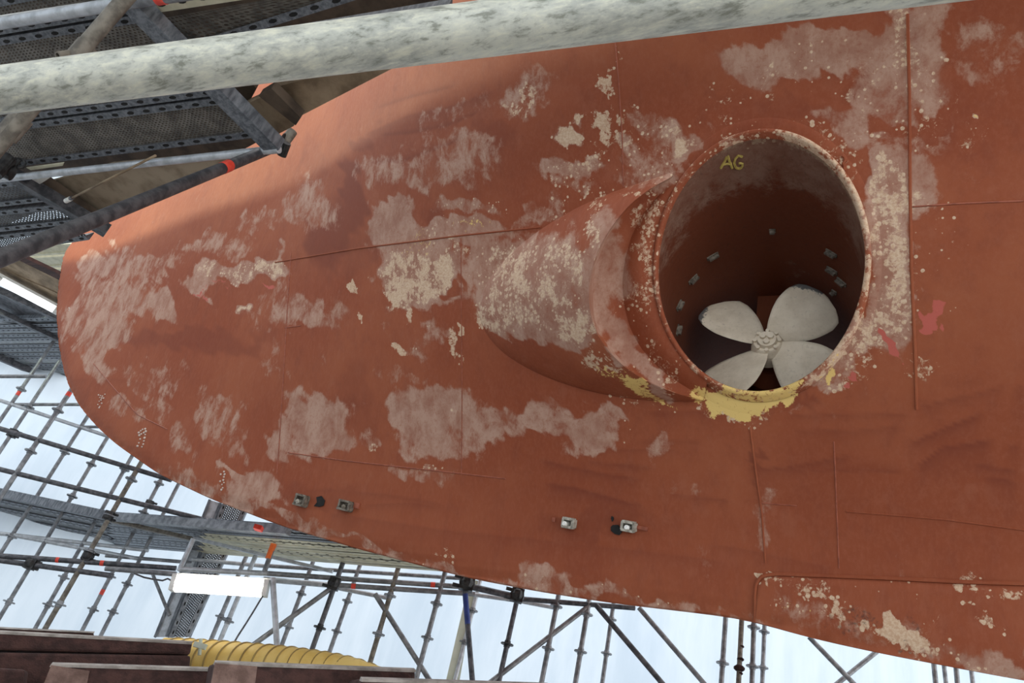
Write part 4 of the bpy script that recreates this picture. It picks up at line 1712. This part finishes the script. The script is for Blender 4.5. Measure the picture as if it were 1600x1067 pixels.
# standard in two lengths, behind the rail
o = tube('scaffold_standard', (-18, 246), (196, -2), 2.85, m_tube_brown, 'grimy brown scaffold standard crossing behind the left end of the galvanised rail', 'scaffold standard', r=.0245, ext1=.3)
P = on(128, 80, 2.85)
d = unit(on(196, -2, 2.85) - on(-18, 246, 2.85))
m = MB()
m.tube(P - d * .03, P + d * .03, .031, 12)
m.build('coupler_sleeve', m_tube_brown, o, True)
MB().tube(on(112, 84, 2.83), on(90, 87, 2.80), .013, 10, inner=.008).build('spigot', m_tube_brown, o)
P = on(22, 198, 2.85)
MB().tube(P - d * .04, P + d * .04, .033, 12).build('coupler_sleeve', m_tube_brown, o, True)


def coupler(P, s, label, ax):
    c = empty('scaffold_coupler', P)
    tag(c, label, 'coupler', 'black scaffold couplers')
    b = unit(np.cross(ax, UPV + .1))
    w_ = np.cross(ax, b)
    m = MB()
    m.tube(P - ax * s * .8, P + ax * s * .8, s * .75, 12)
    m.box(P + b * s * .8, ax, b, w_, (s * .6, s * .5, s * .7))
    m.build('body', m_clamp, c)
    m = MB()
    m.tube(P + b * s * .9 - w_ * s * .8, P + b * s * .9 + w_ * s * 1.3, s * .7, 12)
    m.build('jaw', m_clamp, c)
    for k in (-1, 1):
        MB().tube(P + ax * s * .5 * k - w_ * s * .3, P + ax * s * .5 * k - w_ * s * 1.5, s * .2, 8).build('bolt', m_clamp, c)
    MB().path([P - w_ * s * 1.2 + ax * s * .6 + s * .5 * (ax * math.cos(a) - w_ * math.sin(a)) for a in np.linspace(0, 2 * math.pi, 13)[:-1]], s * .13, 6, True).build('eye', m_clamp, c)
    return c


# dark handrail tube reaching away from the viewer
A = slant(-60, 428, 2.35)
B = slant(441, 225, 4.05)
dh = unit(B - A)
hr = MB().tube(A, B, .0245, 20).build('handrail_tube', m_tube_dark, None, True, origin=A)
tag(hr, 'dark grey handrail tube with a red band, ending at a coupler by the hull', 'handrail tube')
Pb, Qb = closest(A, dh, 347, 262.5), closest(A, dh, 358, 258)
MB().tube(Pb, Qb, .0258, 20).build('painted_band', m_red, hr, True)
coupler(slant(436, 226, 4.02), .034, 'black coupler with an eye at the right end of the dark handrail tube', dh)
st = MB().tube(slant(442, 226, 4.06), slant(457, 205, 4.1), .026, 14).build('tube_stub', m_tube_brown, None, True)
tag(st, 'short brown tube stub sticking up from the coupler by the hull', 'tube stub')
coupler(on(6, 264, ('z', 3.86)), .06, 'black coupler at the left edge below the brown standard', unit(on(60, 290, ('z', 3.86)) - on(6, 264, ('z', 3.86))))
# pale rod with a white tip
A, B = on_z(103, 314, 3.9), on_z(243, 243, 3.9)
d = unit(B - A)
o = MB().tube(A, B, .0065, 8).build('thin_rod', m_wood, None, True, origin=A)
tag(o, 'thin pale rod with a white tip hanging before the plywood sheet', 'rod')
MB().tube(A, A + d * .05, .014, 10).build('white_tip', m_white, o, True)
MB().tube(A + d * .055, A + d * .075, .012, 10).build('wire_collar', m_tube_dark, o, True)
# slotted bracket pieces by the left coupler, bright light put into their pale colours
board('slotted_bracket', [(41, 262), (100, 254), (98, 259), (48, 266)], ('z', 3.96), .004, m_cream_steel, 'cream slotted bracket plate above the pale blue tube at the left', 'bracket')
board('slotted_bracket', [(40, 276), (82, 275), (70, 283), (60, 289), (50, 284)], ('z', 3.97), .004, m_white, 'white slotted bracket plate below the pale blue tube at the left', 'bracket')

# ---------------------------------------------------------------- decks behind the bow, left edge
ZV = 5.3
rows_ = [(498, 512, 494, 508), (514, 527, 511, 524), (529, 543, 526, 540), (545, 556, 543, 554), (558, 573, 556, 571), (575, 590, 573, 588)]
names_ = ['uppermost', 'second from the top', 'third from the top', 'fourth from the top', 'fifth from the top', 'lowest']
for (a, b, c, d_), nm in zip(rows_, names_):
    x0 = -25
    if a > 550:
        x0 = int((a - 556) / .43) - 4
    plank('steel_deck_plank', [(x0, a), (190, c), (190, d_), (x0, b)], ('z', ZV), nm + ' of six steel planks behind the bow tip, left edge', m_perf_grey, m_steel, 'steel planks behind the bow tip', lip=.06)
beam_px('deck_edge_bearer', (-20, 550), (170, 632), ZV - .05, .03, .04, m_tube_dark, 'dark beam along the slanting lower edge of the deck left of the bow', 'edge bearer')
beam_px('scaffold_transom', (-20, 446), (130, 513), ZV - .05, .035, .04, m_tube_dark, 'dark cross beam below the tube lamp at the left edge', 'transom')
beam_px('scaffold_transom', (-20, 478), (140, 552), ZV - .02, .03, .03, m_tube_dark, 'grey cross beam over the stacked planks at the left edge', 'transom')
board('scaffold_board', [(-20, 399), (24, 404), (150, 468), (150, 482), (-20, 414)], ('z', ZV), .05, m_wood, 'narrow grey brown board behind the bow, upper of two by the tube lamp', 'board')
board('scaffold_board', [(-20, 418), (-2, 418), (150, 485), (150, 512), (-20, 437)], ('z', ZV - .01), .05, m_wood, 'wide grey brown board behind the bow, lower of two by the tube lamp', 'board')
board('batten', [(24, 404), (34, 401), (150, 456), (150, 466)], ('z', ZV - .02), .04, m_beam, 'thin rust brown batten along the upper board behind the bow', 'batten')
board('dark_panel', [(-20, 448), (120, 508), (120, 520), (-20, 500)], ('z', ZV + .05), .02, m_tube_dark, 'dark panel under the tube lamp at the left edge', 'panel')
for (ya, yb, lab) in ((382, 398, 'upper'), (401, 418, 'middle'), (421, 438, 'lower')):
    plank('steel_deck_plank', [(20, ya + 4), (180, ya - 6), (180, yb - 6), (20, yb + 4)], ('z', 6.2), lab + ' pale steel plank far behind the bow tip, lit from above', m_cream_steel, m_cream_steel, 'pale planks far behind the bow tip', holes=False)  # bright light on these far planks is put into the cream colour
# tube lamp at the left edge
A, B = on_z(1, 440, ZV - .12), on_z(84, 484, ZV - .12)
d = unit(B - A)
tl = empty('tube_lamp', (A + B) / 2)
tag(tl, 'glowing white tube lamp on the boards at the left edge beside the bow', 'lamp')
MB().tube(A, B, .035, 12).build('glowing_tube', m_lamp2, tl, True)
MB().tube(A - d * .05, A, .04, 12).build('end_cap', m_white, tl, True)
MB().tube(B, B + d * .05, .04, 12).build('end_cap', m_white, tl, True)
MB().box((A + B) / 2 + UPV * .05, d, unit(np.cross(d, UPV)), UPV, (np.linalg.norm(B - A) / 2 + .06, .05, .015)).build('housing', m_white, tl)

# ---------------------------------------------------------------- deck across the lower left
zD = on(300, 815, 'BF')[2]
GD = 'steel planks of the deck across the lower left'


def lerp2(a, b, t):
    return (a[0] * (1 - t) + b[0] * t, a[1] * (1 - t) + b[1] * t)


npl = 6
for bay, (nearR, farR) in enumerate((([(166, 806), (318, 817)], [(176, 853), (310, 864)]), ([(322, 817.5), (735, 849)], [(314, 864), (735, 896)]))):
    for k in range(npl):
        t0, t1 = (k + .06) / npl, (k + .94) / npl
        qd = [lerp2(nearR[0], farR[0], t0), lerp2(nearR[1], farR[1], t0), lerp2(nearR[1], farR[1], t1), lerp2(nearR[0], farR[0], t1)]
        pale = bay == 1 and k > 1  # these rows get paler steel, the lamp's glow painted in
        plank('steel_deck_plank', qd, ('z', zD), (ordn[k] + ' dark steel plank from the top, in the short deck bay left of the lamp') if bay == 0 else (ordn[k] + ' steel plank from the top, in the deck bay between lamp and hull'),
              m_perf_lamplit if pale else m_perf_grey, m_cream_steel if pale else m_steel, GD, holes=k % 2 == 0, lip=.07)
nearL, farL = [(-40, 763), (166, 806)], [(-40, 812), (176, 852)]
for k in range(4):
    t0, t1 = (k + .05) / 4, (k + .95) / 4
    qd = [lerp2(nearL[0], farL[0], t0), lerp2(nearL[1], farL[1], t0), lerp2(nearL[1], farL[1], t1), lerp2(nearL[0], farL[0], t1)]
    plank('steel_deck_plank', qd, ('z', zD), ordn[k] + ' dark steel plank from the top of the deck at the lower left edge', m_perf_grey, m_steel, GD, lip=.06)
beam_px('deck_edge_bearer', (-6, 769), (168, 806), zD - .03, .035, .045, m_steel, 'grey brown beam along the upper edge of the lower left deck', 'edge bearer')
beam_px('deck_edge_bearer', (170, 807), (452, 829), zD - .03, .03, .04, m_tube, 'grey beam with a red mark along the deck edge left of the orange upright', 'edge bearer')
P = on_z(404, 825, zD - .08)
bm_ = bpy.data.objects['deck_edge_bearer.002']
MB().box(P, dirB, np.cross(dirB, UPV), UPV, (.035, .04, .02)).build('painted_band', m_red, bm_)
beam_px('deck_edge_bearer', (170, 812), (300, 842), zD - .06, .025, .02, m_tube_brown, 'slanting brace under the deck left of the lamp', 'deck brace')
beam_px('deck_edge_bearer', (303, 841), (520, 893), zD - .06, .018, .015, m_tube_light, 'thin pale slanting brace under the deck above the lamp', 'deck brace')

# ---------------------------------------------------------------- steel column behind the lamp
pts_ = [on(*q, 'BB') for q in [(326, 780), (240, 995), (262, 995), (346, 786)]]
plank('steel_post', None, None, 'ribbed steel strip of the tall column behind the lamp', m_tube_light, m_steel, 'tall steel column behind the lamp', nrm=nB, pts=pts_, holes=False, lip=.03)
pts_ = [on(*q, 'BB') for q in [(348, 786), (264, 995), (296, 995), (386, 796)]]
plank('steel_post', None, None, 'perforated steel plank of the tall column behind the lamp', m_perf_grey, m_tube, 'tall steel column behind the lamp', nrm=nB, pts=pts_, lip=.05)

# ---------------------------------------------------------------- fluorescent lamp
A, B = on(270, 910, 'BN'), on(417, 919, 'BN')
d = unit(B - A)
up = unit(UPV - d * (UPV @ d))
nn = np.cross(d, up)
nn = nn if nn @ ray(340, 915) > 0 else -nn
lamp = empty('fluorescent_lamp', (A + B) / 2)
tag(lamp, 'long glowing white fluorescent lamp hanging below the lower left deck', 'lamp')
Lh = np.linalg.norm(B - A) / 2 - .03
MB().box((A + B) / 2 + nn * .07 + up * .02, d, nn, up, (Lh + .03, .03, .075)).build('housing', m_white, lamp)
m = MB()
c0 = (A + B) / 2
prof_ = [(-.02, -.075), (-.07, -.05), (-.085, 0), (-.07, .05), (-.02, .075)]
vs = []
for s_ in (-1, 1):
    for (y, z) in prof_:
        vs.append(c0 + d * s_ * Lh + nn * (y + .04) + up * z)
m.add(vs, [(k, k + 1, k + 6, k + 5) for k in range(4)] + [(0, 5, 9, 4), (4, 3, 2, 1, 0), (5, 6, 7, 8, 9)])
m.build('diffuser', m_lamp, lamp)
for s_ in (-1, 1):
    MB().box(c0 + d * s_ * (Lh + .02) + nn * .01, d, nn, up, (.02, .05, .07)).build('end_cap', m_white, lamp)
cab = MB().path([on(x, y, 'BN') for x, y in [(411, 930), (398, 952), (385, 973), (372, 993), (362, 1010)]], .008, 6).build('lamp_cable', m_tube_dark, None, True)
tag(cab, 'thin cable hanging from the right end of the fluorescent lamp', 'cable')
cab = MB().path([on(x, y, 'BN') for x, y in [(210, 896), (225, 902), (240, 905), (254, 907), (262, 904), (270, 908)]], .008, 6).build('lamp_cable', m_tube_dark, None, True)
tag(cab, 'thin cable sagging to the left end of the fluorescent lamp', 'cable')

# ---------------------------------------------------------------- yellow duct
ax = [(250, 1034), (300, 1037), (380, 1043), (460, 1049), (520, 1053), (556, 1057), (580, 1060), (600, 1062)]
rad = [.190, .192, .194, .194, .190, .172, .145, .09]
pa = [on(x, y, 'BN') for x, y in ax]
duct = MB().path(resample(np.array(pa), 60), list(np.interp(np.linspace(0, 1, 60), np.linspace(0, 1, 8), rad)), 28).build('ventilation_duct', m_hose, None, True)
tag(duct, 'yellow flexible ventilation duct with dark hoops lying behind the brown timbers', 'duct')
rp = resample(np.array(pa), 60)
for k in range(4, 56, 3):
    c = rp[k]
    t = unit(rp[k + 1] - rp[k - 1])
    u = unit(np.cross(t, UPV))
    w_ = np.cross(t, u)
    rr_ = float(np.interp(k / 59, np.linspace(0, 1, 8), rad)) + .002
    loop = []
    for a in np.linspace(0, 2 * math.pi, 33)[:-1]:
        rd = u * math.cos(a) + w_ * math.sin(a)
        loop.append(c + rd * rr_ + t * (.10 * float(rd @ nB)))
    MB().path(loop, .0075, 6, True).build('hoop', m_hose_rib, duct, True)
# pale stand in front of the duct
o = MB().box(on(332, 1022, 'BN') - nB * .4, dirB, nB, UPV, (.05, .02, .02)).build('pale_clamp', m_green, None)
tag(o, 'small pale grey clamp in front of the yellow duct', 'clamp')
MB().tube(on(333, 1012, 'BN') - nB * .4, on(331, 1036, 'BN') - nB * .4, .014, 8).build('stem', m_green, o)

# pale green board standing on edge
board('green_board', [(741, 932), (728, 930), (694, 1075), (716, 1075)], 'BB', .03, m_green, 'pale green board standing behind the blue topped brace', 'board')
board('green_board', [(735, 905), (750, 908), (746, 919), (733, 917)], 'BB', .03, m_green, 'small pale green board end between the ledgers under the hull', 'board')


# ---------------------------------------------------------------- timbers at the lower left
def timber(face, s, deep, label, worn_end=None, edge_h=.018):
    """front face given by its corners as seen (top-left, top-right, bottom-right, bottom-left), standing at distance s"""
    n = unit(np.array([ray(200, 1040)[0], ray(200, 1040)[1], 0]))
    dpl = n @ slant(200, 1040, s)
    pts = [on_plane(x, y, n, dpl) for x, y in face]
    o = MB()
    off = n * deep
    o.hexa([pts[3], pts[2], pts[2] + off, pts[3] + off, pts[0], pts[1], pts[1] + off, pts[0] + off])
    ob = o.build('timber_block', m_beam)
    bv = ob.modifiers.new('edge_wear', 'BEVEL')
    bv.width = .018
    bv.segments = 2
    tag(ob, label, 'timber', 'stacked red brown timbers at the lower left')
    # dusty worn arris along the top edge
    tl_, tr_ = pts[0], pts[1]
    if edge_h > .004:
        MB().hexa([tl_ - n * .006 - UPV * edge_h, tr_ - n * .006 - UPV * edge_h, tr_ + n * .05 - UPV * .01, tl_ + n * .05 - UPV * .01,
               tl_ - n * .002 - UPV * .002, tr_ - n * .002 - UPV * .002, tr_ + n * .05 + UPV * .012, tl_ + n * .05 + UPV * .012]).build('dusty_edge', m_beam_top, ob)
    if worn_end:
        q = [on_plane(x, y, n, dpl - .012) for x, y in worn_end]
        MB().slab(q, n * .03).build('worn_end', m_beam_end, ob)
    return ob


timber([(-60, 978), (147, 988), (146, 1000), (-60, 996)], 7.4, .25, 'thin dark timber at the back of the lower left stack', None, .006)
timber([(-60, 983), (301, 1003), (297, 1023), (-60, 1015)], 6.6, .30, 'long dark timber in front of the yellow duct, upper of two stacked')
timber([(-60, 1018), (298, 1024), (292, 1100), (-60, 1100)], 6.55, .30, 'long dark timber in front of the yellow duct, lower of two stacked', None, .001)
timber([(80, 1037), (352, 1045), (352, 1120), (50, 1120)], 5.6, .30, 'red brown timber with a worn pale left end', [(80, 1039), (140, 1048), (125, 1120), (48, 1120)])
timber([(336, 1034), (650, 1046), (645, 1120), (322, 1120)], 5.0, .35, 'red brown timber with a cracked reddish end in front of the duct', [(336, 1036), (402, 1041), (392, 1120), (320, 1120)])
timber([(566, 1060), (860, 1069), (860, 1140), (560, 1140)], 4.6, .30, 'lowest timber at the bottom edge right of the duct, only its top showing')
timber([(-60, 1040), (40, 1046), (30, 1120), (-60, 1120)], 6.2, .25, 'dark timber block in the bottom left corner', None, .001)

for fx, s_, lab in (([(48, 1124), (352, 1124), (352, 1210), (30, 1210)], 5.6, 'timber under the one with the worn pale end, below the picture edge'),
                    ([(320, 1124), (645, 1124), (640, 1215), (300, 1215)], 5.0, 'timber under the cracked reddish one, below the picture edge'),
                    ([(-60, 1124), (290, 1124), (280, 1200), (-60, 1200)], 6.6, 'timber under the long dark ones, below the picture edge')):
    timber(fx, s_, .3, lab, None, .001)

# ---------------------------------------------------------------- galvanised rail right before the viewer
A = at_depth(-250, 170, .0483 * F / 66)
B = at_depth(1100, 2, .0483 * F / 89)
C_ = at_depth(0, 141, .0483 * F / 71.5)
d = unit(B - C_)
A, B = C_ - d * .35, C_ + d * 1.9
rail = MB().tube(A, B, .02415, 40).build('guard_rail', m_galv, None, True, origin=A)
tag(rail, 'weathered galvanised guard rail pipe crossing the top close to the viewer', 'guard rail')

# ---------------------------------------------------------------- unseen boards added above the viewer to darken the upper hull
for k in range(7):
    y = -1.55 + k * .42
    b = MB().box((1.3, y, 4.15), (1, 0, 0), (0, 1, 0), UPV, (2.6, .19, .02)).build('scaffold_board', m_wood)
    tag(b, 'unseen wide board added above the viewer as shade, %s from the hull' % ordn[6 - k], 'board', 'unseen boards added above the viewer as shade')

# dark boards added above the planks to darken the punched holes and gaps
for k, qd in enumerate(([(-160, -60), (330, -110), (420, -20), (-160, 60)], [(-160, 66), (424, -14), (700, -70), (900, -90), (905, -60), (300, 120), (-160, 130)], [(-160, 136), (325, 108), (402, 222), (372, 238), (-160, 306)], [(-160, 280), (20, 272), (90, 318), (-160, 420)])):
    board('hole_dark_board', qd, ('z', 4.5), .03, m_wood_dark, 'dark board, %s from the top, added to darken the punched holes' % ordn[k], 'board', 'boards added above the perforated planks to darken them')


# ------------------------------------------------------------------ ground
MB().add([(-14, -6, 0), (6, -6, 0), (6, 15, 0), (-14, 15, 0)], [(0, 1, 2, 3)]).build('floor', m_concrete)
tag(bpy.data.objects['floor'], kind='structure')

# ------------------------------------------------------------------ light and camera
world = bpy.data.worlds.new('overcast')
SC.world = world
world.use_nodes = True
bg = world.node_tree.nodes['Background']
bg.inputs[0].default_value = (.97, .985, 1.0, 1)
bg.inputs[1].default_value = 2.6

# unseen work lamp for the lit strip; an added board cuts its light below
LP = np.array([-9.0, -.5, 6.6])
edge = []
for P in ((-7.9, 3.66, 5.42), (-6.32, 3.43, 5.32), (-5.11, 3.19, 5.42), (-3.9, 2.96, 5.46), (-3.23, 2.73, 5.38), (-2.64, 2.46, 5.33), (-1.91, 2.25, 5.13), (-1.29, 2.11, 4.97), (-.4, 1.9, 4.75), (1.2, 1.7, 4.5)):
    edge.append(LP + .36 * (np.array(P) - LP))
edge = resample(np.array(edge), 16, 1)
inner = [edge[k] + np.array([-3.5 - 2.5 * (1 - k / 15), -6.5 + 2.0 * (1 - k / 15), .0]) for k in range(16)]
m = MB()
vs = list(edge) + inner
fs = [(k, k + 1, 16 + k + 1, 16 + k) for k in range(15)]
m.add([v for v in vs] + [v - UPV * .03 for v in vs], fs + [tuple(32 + i for i in f[::-1]) for f in fs] + [(k, 32 + k, 33 + k, k + 1) for k in range(15)] + [(16 + k, 17 + k, 49 + k, 48 + k) for k in range(15)])
o = m.build('shade_board', m_wood)
tag(o, 'unseen broad board added left of the bow to shade the lower hull', 'board')
ld = bpy.data.lights.new('work_lamp', 'AREA')
ld.shape = 'DISK'
ld.size = .09
ld.energy = 330
ld.color = (.88, 1.0, .78)
lo = bpy.data.objects.new('work_lamp', ld)
COL.objects.link(lo)
lo.location = LP.tolist()
dv_ = Vector((-3.8, 2.9, 5.7)) - Vector(LP.tolist())
lo.rotation_euler = dv_.to_track_quat('-Z', 'Y').to_euler()

m = MB().hexa([(-5.2, -7, 5.86), (4.2, -7, 5.86), (4.2, .35, 5.86), (-5.2, .26, 5.86), (-5.2, -7, 5.90), (4.2, -7, 5.90), (4.2, .35, 5.90), (-5.2, .26, 5.90)])  # unseen deck added to keep sky light off the hull
o = m.build('sky_block_deck', m_wood)
tag(o, 'unseen broad timber deck added high above the viewer to block sky light', 'deck')

cam = bpy.data.cameras.new('camera')
cam.sensor_width = 36
cam.lens = 36 * F / 1600
cam.clip_start = .02
co = bpy.data.objects.new('camera', cam)
COL.objects.link(co)
R3 = Matrix((M[:, 0].tolist(), (-M[:, 1]).tolist(), (-M[:, 2]).tolist())).transposed()
co.matrix_world = Matrix.Translation(EYE.tolist()) @ R3.to_4x4()
SC.camera = co
SC.view_settings.view_transform = 'Standard'
SC.view_settings.look = 'None'
SC.view_settings.exposure = 0.0
SC.view_settings.gamma = 1.0
SC.view_settings.use_curve_mapping = False
